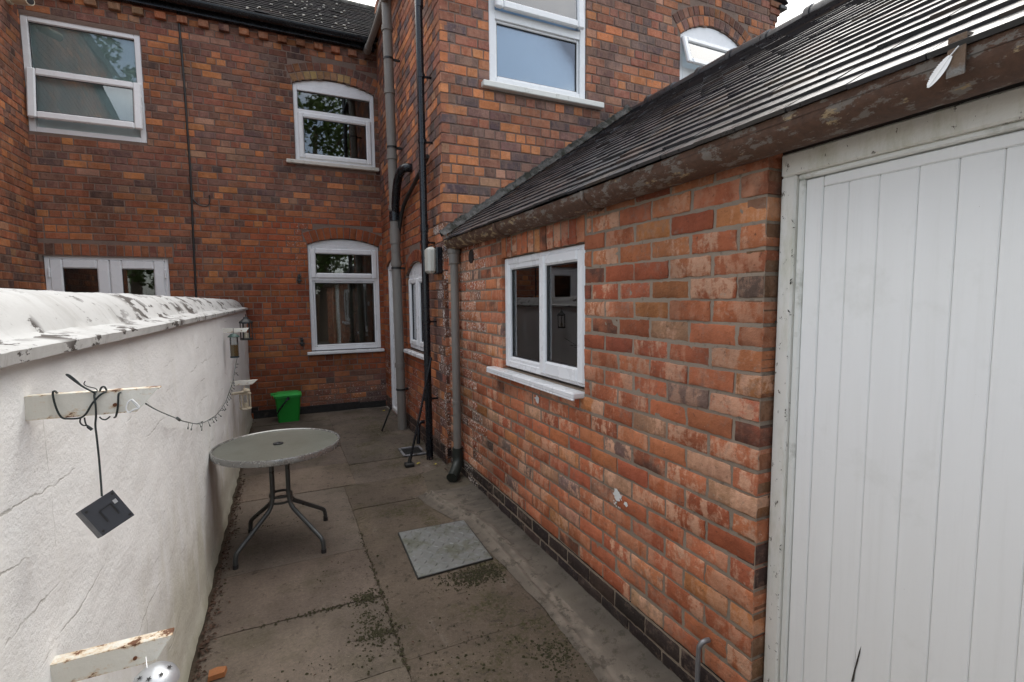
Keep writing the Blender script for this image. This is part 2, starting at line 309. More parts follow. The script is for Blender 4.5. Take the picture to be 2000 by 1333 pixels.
def mat_glass_top():
    m, t, b = newmat('frosted_glass'); co = objco(t)
    c = nmix(t, nnoise(t, co, 6, 6, .65), (.095, .10, .082), (.165, .168, .145))
    g = nramp(t, nnoise(t, co, 4, 6, .7), [(.5, 0.), (.7, 1.)]); c = nmix(t, nmath(t, 'MULTIPLY', g, .5), c, (.07, .07, .045))
    dr = nramp(t, nnoise(t, co, 55, 5, .75), [(.62, 0.), (.70, 1.)]); c = nmix(t, nmath(t, 'MULTIPLY', dr, .5), c, (.26, .26, .22))
    setin(t, b.inputs['Base Color'], c); setin(t, b.inputs['Roughness'], .33)
    nbump(t, b, nnoise(t, co, 140, 2), .35, .003); return m
M['glass_top'] = mat_glass_top()
def mat_chequer():
    m, t, b = newmat('chequer_steel'); co = objco(t)
    c = nmix(t, nnoise(t, co, 9, 6), (.17, .18, .17), (.30, .31, .31))
    g = nramp(t, nnoise(t, co, 5, 6, .7), [(.48, 0.), (.62, 1.)]); c = nmix(t, nmath(t, 'MULTIPLY', g, .75), c, (.11, .115, .07))
    setin(t, b.inputs['Base Color'], c); b.inputs['Metallic'].default_value = .45
    setin(t, b.inputs['Roughness'], nramp(t, nnoise(t, co, 12, 5), [(.3, .38), (.7, .62)])); return m
M['chequer'] = mat_chequer()
def mat_leaf():
    m, t, b = newmat('leaf'); co = objco(t)
    c = nmix(t, nnoise(t, co, 1.3, 3), (.03, .055, .012), (.10, .15, .035)); setin(t, b.inputs['Base Color'], c)
    b.inputs['Roughness'].default_value = .5; return m
M['leaf'] = mat_leaf()
M['bark'] = simple('bark', (.08, .06, .045), .9, .4, 8, bump=.5)

# ------------------------------------------------------------------ mesh builder
ORG = {}
class MB:
    def __init__(s, attrs=False): s.v = []; s.f = []; s.a = attrs; s.bc = []; s.aux = []; s.loc = []
    def add(s, vs, fs, bc=(1, 1, 1, 0), aux=(0, 0, 0, 1), loc=None):
        o = len(s.v); s.v += [tuple(p) for p in vs]; s.f += [tuple(i+o for i in f) for f in fs]
        if s.a:
            s.bc += [bc]*len(vs); s.aux += [aux]*len(vs)
            s.loc += loc if loc else [tuple(p) for p in vs]
    def build(s, name, mat, parent=None, smooth=False, org=None, recalc=True, wn=False):
        me = bpy.data.meshes.new(name)
        if parent is not None: og = ORG[parent]
        else:
            if org is None:
                xs = [p[0] for p in s.v]; ys = [p[1] for p in s.v]; zs = [p[2] for p in s.v]
                org = ((min(xs)+max(xs))/2, (min(ys)+max(ys))/2, min(zs))
            og = Vector(org)
        me.from_pydata([(p[0]-og[0], p[1]-og[1], p[2]-og[2]) for p in s.v], [], s.f)
        if s.a:
            for nm, ty, dat, n in (('bc', 'FLOAT_COLOR', s.bc, 4), ('aux', 'FLOAT_COLOR', s.aux, 4), ('loc', 'FLOAT_VECTOR', s.loc, 3)):
                at_ = me.attributes.new(nm, ty, 'POINT'); flat = [c for x in dat for c in x[:n]]
                at_.data.foreach_set('color' if n == 4 else 'vector', flat)
        if recalc:
            bm = bmesh.new(); bm.from_mesh(me); bmesh.ops.recalc_face_normals(bm, faces=bm.faces); bm.to_mesh(me); bm.free()
        if smooth:
            me.polygons.foreach_set('use_smooth', [True]*len(me.polygons))
            if smooth != 'all': me.set_sharp_from_angle(angle=R_(38))
        me.materials.append(mat); me.update()
        o = bpy.data.objects.new(name, me); COL.objects.link(o)
        ORG[o] = og
        if parent is not None: o.parent = parent
        else: o.location = og
        return o
def tag(o, label=None, cat=None, group=None, kind=None):
    if label: o['label'] = label
    if cat: o['category'] = cat
    if group: o['group'] = group
    if kind: o['kind'] = kind
    return o
def thing(name, org, label, cat, group=None):
    o = bpy.data.objects.new(name, None); COL.objects.link(o); o.location = org; o.empty_display_size = .1
    ORG[o] = Vector(org); return tag(o, label, cat, group)

def I(u, v, n): return (u, v, n)
def box(mb, lo, hi, P=I, b=.003, **k):
    """chamfered box in (u,v,n), mapped to the world by P"""
    lo = [min(a, c) for a, c in zip(lo, hi)] if False else list(lo); hi = list(hi)
    b = min(b, *[(hi[i]-lo[i])*.45 for i in range(3)])
    if b <= 1e-5:
        vs = [P(x, y, z) for x in (lo[0], hi[0]) for y in (lo[1], hi[1]) for z in (lo[2], hi[2])]
        mb.add(vs, [(0, 1, 3, 2), (4, 6, 7, 5), (0, 4, 5, 1), (2, 3, 7, 6), (0, 2, 6, 4), (1, 5, 7, 3)], **k); return
    vs = []; idx = {}
    for sx in (0, 1):
        for sy in (0, 1):
            for sz in (0, 1):
                c = [hi[0] if sx else lo[0], hi[1] if sy else lo[1], hi[2] if sz else lo[2]]
                ins = [c[0]+(-b if sx else b), c[1]+(-b if sy else b), c[2]+(-b if sz else b)]
                for ax in range(3):
                    p = list(ins); p[ax] = c[ax]; idx[(sx, sy, sz, ax)] = len(vs); vs.append(P(*p))
    fs = []
    for ax in range(3):
        o1, o2 = [i for i in range(3) if i != ax]
        for s_ in (0, 1):
            q = []
            for a_, b_ in ((0, 0), (1, 0), (1, 1), (0, 1)):
                key = [0, 0, 0]; key[ax] = s_; key[o1] = a_; key[o2] = b_; q.append(idx[(*key, ax)])
            fs.append(tuple(q))
    for ax in range(3):
        o1, o2 = [i for i in range(3) if i != ax]
        for a_ in (0, 1):
            for b_ in (0, 1):
                k0 = [0, 0, 0]; k1 = [0, 0, 0]; k0[o1] = k1[o1] = a_; k0[o2] = k1[o2] = b_; k1[ax] = 1
                fs.append((idx[(*k0, o1)], idx[(*k1, o1)], idx[(*k1, o2)], idx[(*k0, o2)]))
    for sx in (0, 1):
        for sy in (0, 1):
            for sz in (0, 1): fs.append(tuple(idx[(sx, sy, sz, a_)] for a_ in range(3)))
    mb.add(vs, fs, **k)
def prism(mb, poly, n0, n1, P=I, **k):
    n = len(poly); vs = [P(u, v, n0) for u, v in poly]+[P(u, v, n1) for u, v in poly]
    fs = [tuple(range(n)), tuple(range(2*n-1, n-1, -1))]+[(i, (i+1) % n, n+(i+1) % n, n+i) for i in range(n)]
    mb.add(vs, fs, **k)
def tube(mb, pts, r, seg=12, caps=True, closed=False, **k):
    pts = [Vector(p) for p in pts]; n = len(pts); rr = r if isinstance(r, (list, tuple)) else [r]*n
    vs = []; fs = []; prev = None
    for i, p in enumerate(pts):
        d = (pts[min(i+1, n-1)]-pts[max(i-1, 0)]).normalized()
        if prev is None:
            a = Vector((0, 0, 1)) if abs(d.z) < .9 else Vector((1, 0, 0)); x = d.cross(a).normalized()
        else: x = (prev-d*prev.dot(d)).normalized()
        prev = x; y = d.cross(x)
        for j in range(seg):
            an = 2*math.pi*j/seg; vs.append(p+(x*math.cos(an)+y*math.sin(an))*rr[i])
    for i in range(n-1):
        for j in range(seg): fs.append((i*seg+j, i*seg+(j+1) % seg, (i+1)*seg+(j+1) % seg, (i+1)*seg+j))
    if caps: fs += [tuple(range(seg-1, -1, -1)), tuple(range((n-1)*seg, n*seg))]
    mb.add(vs, fs, **k)
def smooth_path(pts, n=8):
    pts = [Vector(p) for p in pts]; out = []
    for i in range(len(pts)-1):
        p0, p1, p2, p3 = pts[max(i-1, 0)], pts[i], pts[i+1], pts[min(i+2, len(pts)-1)]
        for j in range(n):
            t = j/n
            out.append(.5*((2*p1)+(p2-p0)*t+(2*p0-5*p1+4*p2-p3)*t*t+(3*p1-p0-3*p2+p3)*t**3))
    return out+[pts[-1]]
def lathe(mb, prof, c, seg=32, **k):
    vs = []; fs = []; n = len(prof)
    for r, z in prof:
        for j in range(seg):
            a = 2*math.pi*j/seg; vs.append((c[0]+r*math.cos(a), c[1]+r*math.sin(a), c[2]+z))
    for i in range(n-1):
        for j in range(seg): fs.append((i*seg+j, i*seg+(j+1) % seg, (i+1)*seg+(j+1) % seg, (i+1)*seg+j))
    if prof[0] == prof[-1]: mb.add(vs, fs, **k); return
    if prof[0][0] > 1e-6: fs.append(tuple(range(seg-1, -1, -1)))
    if prof[-1][0] > 1e-6: fs.append(tuple(range((n-1)*seg, n*seg)))
    mb.add(vs, fs, **k)

# ------------------------------------------------------------------ brickwork
JT = .0095; CH = .075; BL = .198
def arc_geo(h):
    c = h['u1']-h['u0']; r = h['rise']; Rr = (c*c/4+r*r)/(2*r); uc = (h['u0']+h['u1'])/2
    return uc, h['v1']+r-Rr, Rr, math.asin(min(1, c/2/Rr))
def span(h, v, ring):
    """half-open interval of hole h at height v (ring: include the arch bricks)"""
    if v < h['v0']: return None
    if v <= h['v1']+1e-9: return h['u0'], h['u1']
    if h.get('rise'):
        uc, vc, Rr, th = arc_geo(h)
        if not ring:
            q = Rr*Rr-(v-vc)**2
            return (uc-math.sqrt(q), uc+math.sqrt(q)) if q > 0 else None
        RR = Rr+h.get('ring', 0); q = RR*RR-(v-vc)**2
        if q <= 0: return None
        hw = min(math.sqrt(q), (v-vc)*math.tan(th)); return uc-hw, uc+hw
    if ring and v < h['v1']+h.get('ring', 0): return h['u0']-h.get('ext', 0), h['u1']+h.get('ext', 0)
    return None
def subtract(segs, a, b):
    out = []
    for s, e in segs:
        if b <= s or a >= e: out.append((s, e))
        else:
            if a > s: out.append((s, a))
            if b < e: out.append((b, e))
    return out
def one_brick(mb, P, quad, pal, rng, detail, n0=0.0, vert=False):
    """quad: 4 (u,v) corners, ccw from lower left"""
    cu = sum(q[0] for q in quad)/4; cv = sum(q[1] for q in quad)/4
    rgb, band, paint, dirt = pal(cu, cv, rng)
    bc = (*rgb, band); aux = (paint, dirt, rng.random(), 1)
    ro = (rng.uniform(0, 90), rng.uniform(0, 90), rng.uniform(0, 9))
    nf = n0+rng.uniform(-.0018, .0018)*(1 if not detail else 1.5); D = .065
    jit = .0019 if not detail else .0030
    Q = [(q[0]+rng.uniform(-jit, jit), q[1]+rng.uniform(-jit, jit)) for q in quad]
    def bil(a, c):
        u = (Q[0][0]*(1-a)+Q[1][0]*a)*(1-c)+(Q[3][0]*(1-a)+Q[2][0]*a)*c
        v = (Q[0][1]*(1-a)+Q[1][1]*a)*(1-c)+(Q[3][1]*(1-a)+Q[2][1]*a)*c
        return u, v
    def lc(u, v, n):
        a, c = (u-cu, v-cv) if not vert else (v-cv, u-cu)
        return (a+ro[0], c+ro[1], n+ro[2])
    if not detail:
        b = .0045
        du = Q[1][0]-Q[0][0]; dv = Q[3][1]-Q[0][1]
        ia, ic = min(.3, b/max(abs(du), .01)), min(.3, b/max(abs(dv), .01))
        cs = [(0, 0), (1, 0), (1, 1), (0, 1)]; ci = [(ia, ic), (1-ia, ic), (1-ia, 1-ic), (ia, 1-ic)]
        pts = [(*bil(*c), nf) for c in ci]+[(*bil(*c), nf-b) for c in cs]+[(*bil(*c), nf-D) for c in cs]
        fs = [(0, 1, 2, 3)]
        for k in range(4):
            k2 = (k+1) % 4; fs += [(k, 4+k, 4+k2, k2), (4+k, 8+k, 8+k2, 4+k2)]
    else:
        nu = max(4, int(abs(Q[1][0]-Q[0][0])/.016)) if not vert else 5
        nv = 5 if not vert else 8
        pts = []; fs = []
        for j in range(nv+1):
            for i in range(nu+1):
                a, c = i/nu, j/nv; u, v = bil(a, c)
                nz = mnoise.noise(Vector((u*28+ro[0], v*28+ro[1], ro[2])))
                n2 = mnoise.noise(Vector((u*85+ro[1], v*85, ro[0])))
                e = min(min(i, nu-i)*abs(Q[1][0]-Q[0][0])/nu, min(j, nv-j)*abs(Q[3][1]-Q[0][1])/nv)
                edge = (i in (0, nu)) or (j in (0, nv))
                n = nf+nz*.0026+n2*.0012
                if edge:
                    n = nf-.0028-.0012*max(0, n2)
                    s_ = .0026*n2+.0022*nz+.006*max(0, mnoise.noise(Vector((u*60+ro[2]*9, v*60, 3)))-.35)
                    u += (s_ if i == 0 else -s_ if i == nu else 0)*1.3; v += (s_ if j == 0 else -s_ if j == nv else 0)
                elif i in (1, nu-1) or j in (1, nv-1):
                    # pull the second ring close to the edge for a tight rounded arris
                    if i == 1: u = Q[0][0]*(1-c)+Q[3][0]*c+.005*(1 if Q[1][0] > Q[0][0] else -1)
                    if i == nu-1: u = Q[1][0]*(1-c)+Q[2][0]*c-.005*(1 if Q[1][0] > Q[0][0] else -1)
                    if j == 1: v = Q[0][1]*(1-a)+Q[1][1]*a+.005
                    if j == nv-1: v = Q[3][1]*(1-a)+Q[2][1]*a-.005
                    n -= .0005+.0016*max(0, nz-.1)
                pts.append((u, v, n))
        for j in range(nv):
            for i in range(nu): o = j*(nu+1)+i; fs.append((o, o+1, o+nu+2, o+nu+1))
        ringi = [i for i in range(nu+1)]+[j*(nu+1)+nu for j in range(1, nv+1)]+[nv*(nu+1)+i for i in range(nu-1, -1, -1)]+[j*(nu+1) for j in range(nv-1, 0, -1)]
        o = len(pts); pts += [(pts[i][0], pts[i][1], nf-D) for i in ringi]
        for k in range(len(ringi)): k2 = (k+1) % len(ringi); fs.append((ringi[k], ringi[k2], o+k2, o+k))
    mb.add([P(*p) for p in pts], fs, bc=bc, aux=aux, loc=[lc(*p) for p in pts])
def brick_wall(mb, mm, P, u0, u1, v0, v1, holes, pal, rng, detail=False, rec=.005, top=None, n0=lambda v: 0.0, phase=0, bond='mixed', CH=.075, JT=JT):
    i = 0; v = v0
    while v < v1-1e-6:
        va, vb = v, min(v+CH-JT, v1)
        segs = [(u0, u1)]
        if top:
            lim = top(vb)
            if lim is None: break
            segs = [(max(u0, lim[0]), min(u1, lim[1]))]
        bs = segs
        for h in holes:
            ss = [s for s in (span(h, x, True) for x in (va, (va+vb)/2, vb)) if s]
            if ss: bs = subtract(bs, min(s[0] for s in ss)-(JT if va > h['v1'] else 0), max(s[1] for s in ss)+(JT if va > h['v1'] else 0))
        header = (bond == 'mixed' and i % 4 == 3)
        L_ = BL if not header else BL/2
        off = ((i % 2)*.5+phase)*L_ if not header else BL/4+phase*BL
        for s, e in bs:
            k = math.floor((s-off)/L_)
            a = s
            while a < e-1e-6:
                nx = off+(k+1)*L_
                if bond == 'mixed' and not header and rng.random() < .12 and nx-a > BL*.8: nx -= BL/2; split = True
                else: split = False
                b_ = min(nx, e)
                if e-b_ < .03: b_ = e
                jb = JT if b_ < e else 0
                if b_-a > .018:
                    one_brick(mb, P, [(a, va), (b_-jb, va), (b_-jb, vb), (a, vb)], pal, rng, detail, n0((va+vb)/2))
                a = b_
                if not split: k += 1
                if b_ == e: break
        # mortar behind, in strips
        ns = 1 if not any(h.get('rise') for h in holes) else 3
        for q in range(ns):
            ya = v+(CH)*q/ns; yb = min(v+(CH)*(q+1)/ns, v1)
            ms = segs
            for h in holes:
                s = span(h, min((ya+yb)/2, v1), False)
                if s: ms = subtract(ms, s[0]-.0, s[1]+.0)
            for s, e in ms:
                n_ = n0((va+vb)/2)-rec
                mm.add([P(s, ya, n_), P(e, ya, n_), P(e, yb, n_), P(s, yb, n_)], [(0, 1, 2, 3)])
        v += CH; i += 1
    for h in holes:                       # arches and soldier courses, jambs
        if h.get('rise') and h.get('rings'):
            uc, vc, Rr, th = arc_geo(h); r0 = Rr+.004
            for rh, rp in h['rings']:
                n = max(5, int(2*th*(r0+rh/2)/.074)); g = JT/(r0+rh/2)
                for k in range(n):
                    t0 = th-2*th*k/n-g/2; t1 = th-2*th*(k+1)/n+g/2
                    t0, t1 = -t0, -t1
                    q = [(uc+r0*math.sin(t0), vc+r0*math.cos(t0)), (uc+r0*math.sin(t1), vc+r0*math.cos(t1)),
                         (uc+(r0+rh-JT)*math.sin(t1), vc+(r0+rh-JT)*math.cos(t1)), (uc+(r0+rh-JT)*math.sin(t0), vc+(r0+rh-JT)*math.cos(t0))]
                    one_brick(mb, P, q, rp or pal, rng, False, .0005, True)
                r0 += rh
        elif h.get('ring'):
            a = h['u0']-h.get('ext', 0); e = h['u1']+h.get('ext', 0); n = max(2, round((e-a)/CH)); st = (e-a)/n
            for k in range(n):
                one_brick(mb, P, [(a+k*st+JT/2, h['v1']+.002), (a+(k+1)*st-JT/2, h['v1']+.002), (a+(k+1)*st-JT/2, h['v1']+h['ring']-JT), (a+k*st+JT/2, h['v1']+h['ring']-JT)], h.get('pal') or pal, rng, detail, .0, True)
        for uu in (h['u0'], h['u1']):
            sgn = -.003 if uu == h['u0'] else .003
            vv0 = max(h['v0'], v0)
            mm.add([P(uu+sgn, vv0, -rec), P(uu+sgn, h['v1'], -rec), P(uu+sgn, h['v1'], -.14), P(uu+sgn, vv0, -.14)], [(0, 1, 2, 3)])
        if h.get('rise'):
            uc, vc, Rr, th = arc_geo(h)
            for k in range(12):
                a, c = [(-th+2*th*x/12) for x in (k, k+1)]
                mm.add([P(uc+(Rr+.004)*math.sin(q), vc+(Rr+.004)*math.cos(q), n) for q, n in ((a, -.004), (c, -.004), (c, -.14), (a, -.14))], [(0, 1, 2, 3)])
        else:
            mm.add([P(h['u0'], h['v1']+.002, -.004), P(h['u1'], h['v1']+.002, -.004), P(h['u1'], h['v1']+.002, -.14), P(h['u0'], h['v1']+.002, -.14)], [(0, 1, 2, 3)])
        mm.add([P(h['u0'], h['v0'], -.004), P(h['u1'], h['v0'], -.004), P(h['u1'], h['v0'], -.14), P(h['u0'], h['v0'], -.14)], [(0, 1, 2, 3)])
GAIN = 1.0                                # brick colour tables are scaled wall by wall
def pick(rng, table):
    x = rng.random(); s = 0
    for wgt, rgb in table:
        s += wgt
        if x <= s: break
    k = rng.uniform(.84, 1.18)*GAIN; return tuple(c*k*rng.uniform(.94, 1.06) for c in rgb)
OLD = [(.30, (.235, .080, .040)), (.28, (.28, .096, .043)), (.13, (.40, .145, .052)), (.17, (.16, .068, .046)), (.07, (.105, .056, .045)), (.05, (.32, .150, .08))]
OLDD = [(.24, (.225, .088, .056)), (.16, (.29, .112, .060)), (.13, (.43, .162, .064)), (.32, (.18, .086, .064)), (.10, (.12, .072, .063)), (.05, (.32, .17, .11))]
WING = [(.22, (.27, .108, .070)), (.18, (.35, .134, .072)), (.20, (.52, .195, .080)), (.24, (.19, .106, .086)), (.10, (.125, .086, .082)), (.06, (.37, .19, .12))]
NEWR = [(.45, (.28, .076, .030)), (.3, (.33, .096, .034)), (.15, (.225, .058, .026)), (.1, (.35, .125, .046))]
NEAR = [(.40, (.50, .160, .074)), (.22, (.56, .195, .092)), (.20, (.43, .122, .058)), (.05, (.54, .215, .085)), (.06, (.48, .25, .15)), (.07, (.22, .14, .115))]
BLUE = [(.6, (.035, .026, .024)), (.3, (.05, .036, .03)), (.1, (.07, .045, .036))]
TAN = [(.6, (.36, .24, .10)), (.4, (.26, .14, .07))]

# ================================================================== GROUND
rng = random.Random(3)
g = MB(); g.add([(-60, -60, -.05), (60, -60, -.05), (60, 60, -.05), (-60, 60, -.05)], [(0, 1, 2, 3)])
tag(g.build('ground', M['soil'], org=(0, 0, -.05)), kind='structure')
pv = MB(True)
def slab(x0, x1, y0, y1, tint=None):
    k = rng.uniform(.82, 1.2); tn = tint or (k*rng.uniform(.97, 1.03), k, k*rng.uniform(.96, 1.02))
    g_ = .0022; dz = rng.uniform(-.0025, .0025); tx, ty = rng.uniform(-.003, .003), rng.uniform(-.003, .003)
    cx, cy = (x0+x1)/2, (y0+y1)/2
    P = lambda u, v, n: (u, v, n+(tx*(u-cx)+ty*(v-cy)+dz if n > -.02 else 0))
    # broken edges: subdivided top
    nx = max(2, int((x1-x0)/.07)); ny = max(2, int((y1-y0)/.07)); vs = []; fs = []
    for j in range(ny+1):
        for i in range(nx+1):
            x = x0+g_+(x1-x0-2*g_)*i/nx; y = y0+g_+(y1-y0-2*g_)*j/ny
            n = mnoise.noise(Vector((x*3, y*3, 1)))*.0022
            if i in (0, nx): x += mnoise.noise(Vector((x*5, y*11, 4)))*.005; n -= .004
            if j in (0, ny): y += mnoise.noise(Vector((x*11, y*5, 8)))*.005; n -= .004
            vs.append(P(x, y, n))
    for j in range(ny):
        for i in range(nx): o = j*(nx+1)+i; fs.append((o, o+1, o+nx+2, o+nx+1))
    rg = [i for i in range(nx+1)]+[j*(nx+1)+nx for j in range(1, ny+1)]+[ny*(nx+1)+i for i in range(nx-1, -1, -1)]+[j*(nx+1) for j in range(ny-1, 0, -1)]
    o = len(vs); vs += [(vs[i][0], vs[i][1], -.04) for i in rg]
    for k2 in range(len(rg)): b_ = (k2+1) % len(rg); fs.append((rg[k2], rg[b_], o+b_, o+k2))
    pv.add(vs, fs, bc=(*tn, 1))
jy = [-2.2, -1.6, -1.05, -.45, .1, .68, 1.26, 1.835, 2.345, 2.855, 3.37, 3.92, 4.5, 5.1, 5.7, 6.3, 6.74]
for a, b_ in zip(jy, jy[1:]):
    xr = .385 if b_ < 4 else .48
    slab(-.36, xr, a, b_)
jr = [-2.2, -1.1, -.1, .95, 1.86, 3.44]
for a, b_ in zip(jr, jr[1:]): slab(.385, 1.10, a, b_, (.88, .86, .80))
slab(.385, 1.24, 3.44, 3.92, (.85, .83, .78))
for a, b_ in ((3.92, 4.42), (4.42, 5.2), (5.2, 5.95), (5.95, 6.74)): slab(.48, 1.25, a, b_)
tag(pv.build('paving', M['paving'], smooth=True, org=(0, 0, 0)), kind='structure')
jf = MB(True); jf.add([(-.38, -2.2, -.0085), (1.25, -2.2, -.0085), (1.25, 6.74, -.0085), (-.38, 6.74, -.0085)], [(0, 1, 2, 3)], bc=(.55, .5, .42, 1)); tag(jf.build('joint_fill', M['paving'], org=(0, 0, -.0045)), kind='structure')
# far side of the white wall: neighbour's yard
ny_ = MB(True); ny_.add([(-6, -3, -.01), (-.68, -3, -.01), (-.68, 6.72, -.01), (-6, 6.72, -.01)], [(0, 1, 2, 3)]); tag(ny_.build('neighbour_path', M['paving'], org=(-3, 0, -.01)), kind='structure')
# patched concrete strip along the outbuilding, with its trowelled channel
hb = MB(True); path = smooth_path([(.93, 3.46, 0), (.985, 3.14, 0), (1.075, 2.86, 0), (1.095, 2.4, 0), (1.095, 1.87, 0), (1.075, 1.43, 0), (1.06, .8, 0), (1.05, -.2, 0), (1.05, -2.2, 0)], 14)
rows = []
for p in path:
    far = max(0, min(1, (p.y-1.9)/.7)); wb = mnoise.noise(Vector((p.y*4, 2, 0)))*.012+mnoise.noise(Vector((p.y*15, 6, 0)))*.006
    xs = [(p.x-.055-.03*far+wb, .001), (p.x-.04+wb, .008), (p.x-.016+wb, .010+.016*far), (p.x+.002+wb, .004+.004*far), (p.x+.02+wb, .012+.018*far), (p.x+.05+wb, .012+.006*far), (1.15, .014), (1.22, .018), (1.29, .024)]
    xs = [(max(x, xs[0][0]), z) for x, z in xs]
    rows.append([(x, p.y, z+mnoise.noise(Vector((x*9, p.y*9, 5)))*.0035-.0) for x, z in xs])
for i in range(len(rows)-1):
    for j in range(len(rows[0])-1):
        tn = [.85, 1.15, 1.35, 1.0, 1.4, .95, .8, .62][j]*(1+.25*mnoise.noise(Vector((i*.11, j, 2))))
        hb.add([rows[i][j], rows[i][j+1], rows[i+1][j+1], rows[i+1][j]], [(0, 1, 2, 3)], bc=(tn, tn, tn, 1))
hb.add([(.93, 3.46, .001), (1.29, 3.46, .024), (1.29, 4.0, .03), (1.0, 3.9, .002)], [(0, 1, 2, 3)], bc=(.75, .72, .65, 1))
ho = hb.build('concrete_strip', M['haunch'], org=(1.15, 2, 0), recalc=False)
bm = bmesh.new(); bm.from_mesh(ho.data); bmesh.ops.remove_doubles(bm, verts=bm.verts, dist=.0005); bmesh.ops.subdivide_edges(bm, edges=bm.edges, cuts=1, use_grid_fill=True); 
for v_ in bm.verts: v_.co.z += .0045*mnoise.noise(v_.co*14)+.002*mnoise.noise(v_.co*45)
bmesh.ops.recalc_face_normals(bm, faces=bm.faces); bm.to_mesh(ho.data); bm.free()
ho.data.polygons.foreach_set('use_smooth', [True]*len(ho.data.polygons)); tag(ho, kind='structure')

# ================================================================== WINDOW BUILDER
def frame_rect(mb, P, u0, u1, v0, v1, w, n0, n1, b=.005, wt=None, wb=None):
    wt = w if wt is None else wt; wb = w if wb is None else wb
    box(mb, (u0, v0, n0), (u0+w, v1, n1), P, b); box(mb, (u1-w, v0, n0), (u1, v1, n1), P, b)
    box(mb, (u0+w, v1-wt, n0), (u1-w, v1, n1-.0005), P, b); box(mb, (u0+w, v0, n0), (u1-w, v0+wb, n1-.0005), P, b)
def pane(P, u0, u1, v0, v1, n, parent, mat='glass'):
    p = MB(); box(p, (u0, v0, n-.004), (u1, v1, n), P, 0); return p.build('pane', M[mat], parent)
def gasket(mb, P, u0, u1, v0, v1, n): frame_rect(mb, P, u0, u1, v0, v1, .006, n-.004, n+.004, .001)
def room(P, u0, u1, v0, v1, d, parent, mat, n0=-.11):
    r = MB(); q = [(u0-.3, v0-.2), (u1+.3, v0-.2), (u1+.3, v1+.15), (u0-.3, v1+.15)]
    vs = [P(u, v, n0-.03) for u, v in q]+[P(u, v, n0-d) for u, v in q]
    # back, sides, floor, ceiling plus the inner face of the wall round the opening
    fs = [(4, 5, 6, 7)]+[(i, (i+1) % 4, 4+(i+1) % 4, 4+i) for i in range(4)]
    r.add(vs, fs)
    w_ = [P(u, v, n0-.03) for u, v in [(u0, v0), (u1, v0), (u1, v1), (u0, v1)]]
    r.add(vs[:4]+w_, [(i, (i+1) % 4, 4+(i+1) % 4, 4+i) for i in range(4)])
    return r.build('room', M[mat], parent, recalc=False)
def drape(P, u0, u1, v0, v1, n, parent, mat, folds=0, amp=.0, name='curtain'):
    c = MB(); nx = max(2, folds*6); vs = []; fs = []
    for i in range(nx+1):
        u = u0+(u1-u0)*i/nx; a = amp*math.sin(i*math.pi/3+.4*math.sin(i)) if folds else 0
        vs += [P(u, v0, n+a), P(u, v1, n+a*.8)]
    for i in range(nx): fs.append((2*i, 2*i+2, 2*i+3, 2*i+1))
    c.add(vs, fs); return c.build(name, M[mat], parent, smooth='all' if folds else False, recalc=False)
def arch_fill(mb, P, u0, u1, v1, rise, n0, n1):
    uc, vc, Rr, th = arc_geo(dict(u0=u0, u1=u1, v1=v1, rise=rise))
    prism(mb, [(u0, v1-.001), (u1, v1-.001)]+[(uc+Rr*math.sin(th-2*th*k/16), vc+Rr*math.cos(th-2*th*k/16)) for k in range(1, 16)], n0, n1, P)

# ================================================================== BACK HOUSE
YB = 6.72
PB = lambda u, v, n: (u, YB-n, v)
house = thing('terraced_house', (-.5, YB, 0), 'long two-storey red brick house back with dark tiled roof across the yard end', 'house')
rng = random.Random(11)
def palB(u, v, r):
    new = (u > -.5 and v < 2.45)
    edge = .12*math.sin(v*9)
    if new and u > -.45+edge:
        rgb = pick(r, NEWR); dirt = .1+.35*max(0, 1-v/1.0)
        if v < .55 and u > .2: rgb = pick(r, OLDD); 
        paint = .0 if not (.1 < v < .4 and u > .35) else .30
        if 1.9 < v < 2.4 and .1 < u < .3: paint = .3
        return rgb, .05, paint, dirt
    rgb = pick(r, OLDD if v > 2.6 else OLD); dirt = .25*r.random()
    if u > .95 and 2.5 < v < 4.6: dirt += .5*r.random()
    if v < .14: rgb = pick(r, BLUE)
    return rgb, .12, 0.0, dirt
GAIN = 1.22
hA = dict(u0=.331, u1=1.207, v0=.785, v1=2.14, rise=.085, ring=.15, rings=[(.15, lambda u, v, r: (pick(r, NEWR), .0, 0, .25))])
hB = dict(u0=.24, u1=1.205, v0=3.135, v1=4.075, rise=.095, ring=.2, rings=[(.1, lambda u, v, r: (pick(r, TAN if u < .9 else OLDD), .2, 0, .15)), (.1, lambda u, v, r: (pick(r, OLDD), .1, 0, .3))])
hC = dict(u0=-2.235, u1=-1.25, v0=3.17, v1=4.312)
hF = dict(u0=-2.215, u1=-1.128, v0=0, v1=1.935, ring=.13, ext=.05)
wb_, wm = MB(True), MB()
brick_wall(wb_, wm, PB, -2.6, 1.26, 0, 4.72, [hA, hB, hC, hF], palB, rng)
for k in range(19):                       # dentil course under the gutter
    u = -2.5+k*.2
    one_brick(wb_, PB, [(u, 4.5), (u+.1, 4.5), (u+.1, 4.57), (u, 4.57)], lambda a, b, r: (pick(r, [(.5, (.30, .11, .05)), (.3, (.25, .15, .08)), (.2, (.12, .06, .05))]), .3, 0, .1), rng, False, .045)
wall = wb_.build('wall', M['brick'], house)
wm.build('mortar', M['mortar_old'], wall, recalc=False)
pl = MB(); 
box(pl, (-.36, 0, .0015), (.9, .10, .012), PB, .004); box(pl, (.9, 0, .0015), (1.24, .085, .010), PB, .004)
pl.build('plinth', simple('tar_plinth', (.016, .014, .013), .8, .4, 14, bump=.4, dirt=(.07, .055, .045), dirt_amt=.5), house)
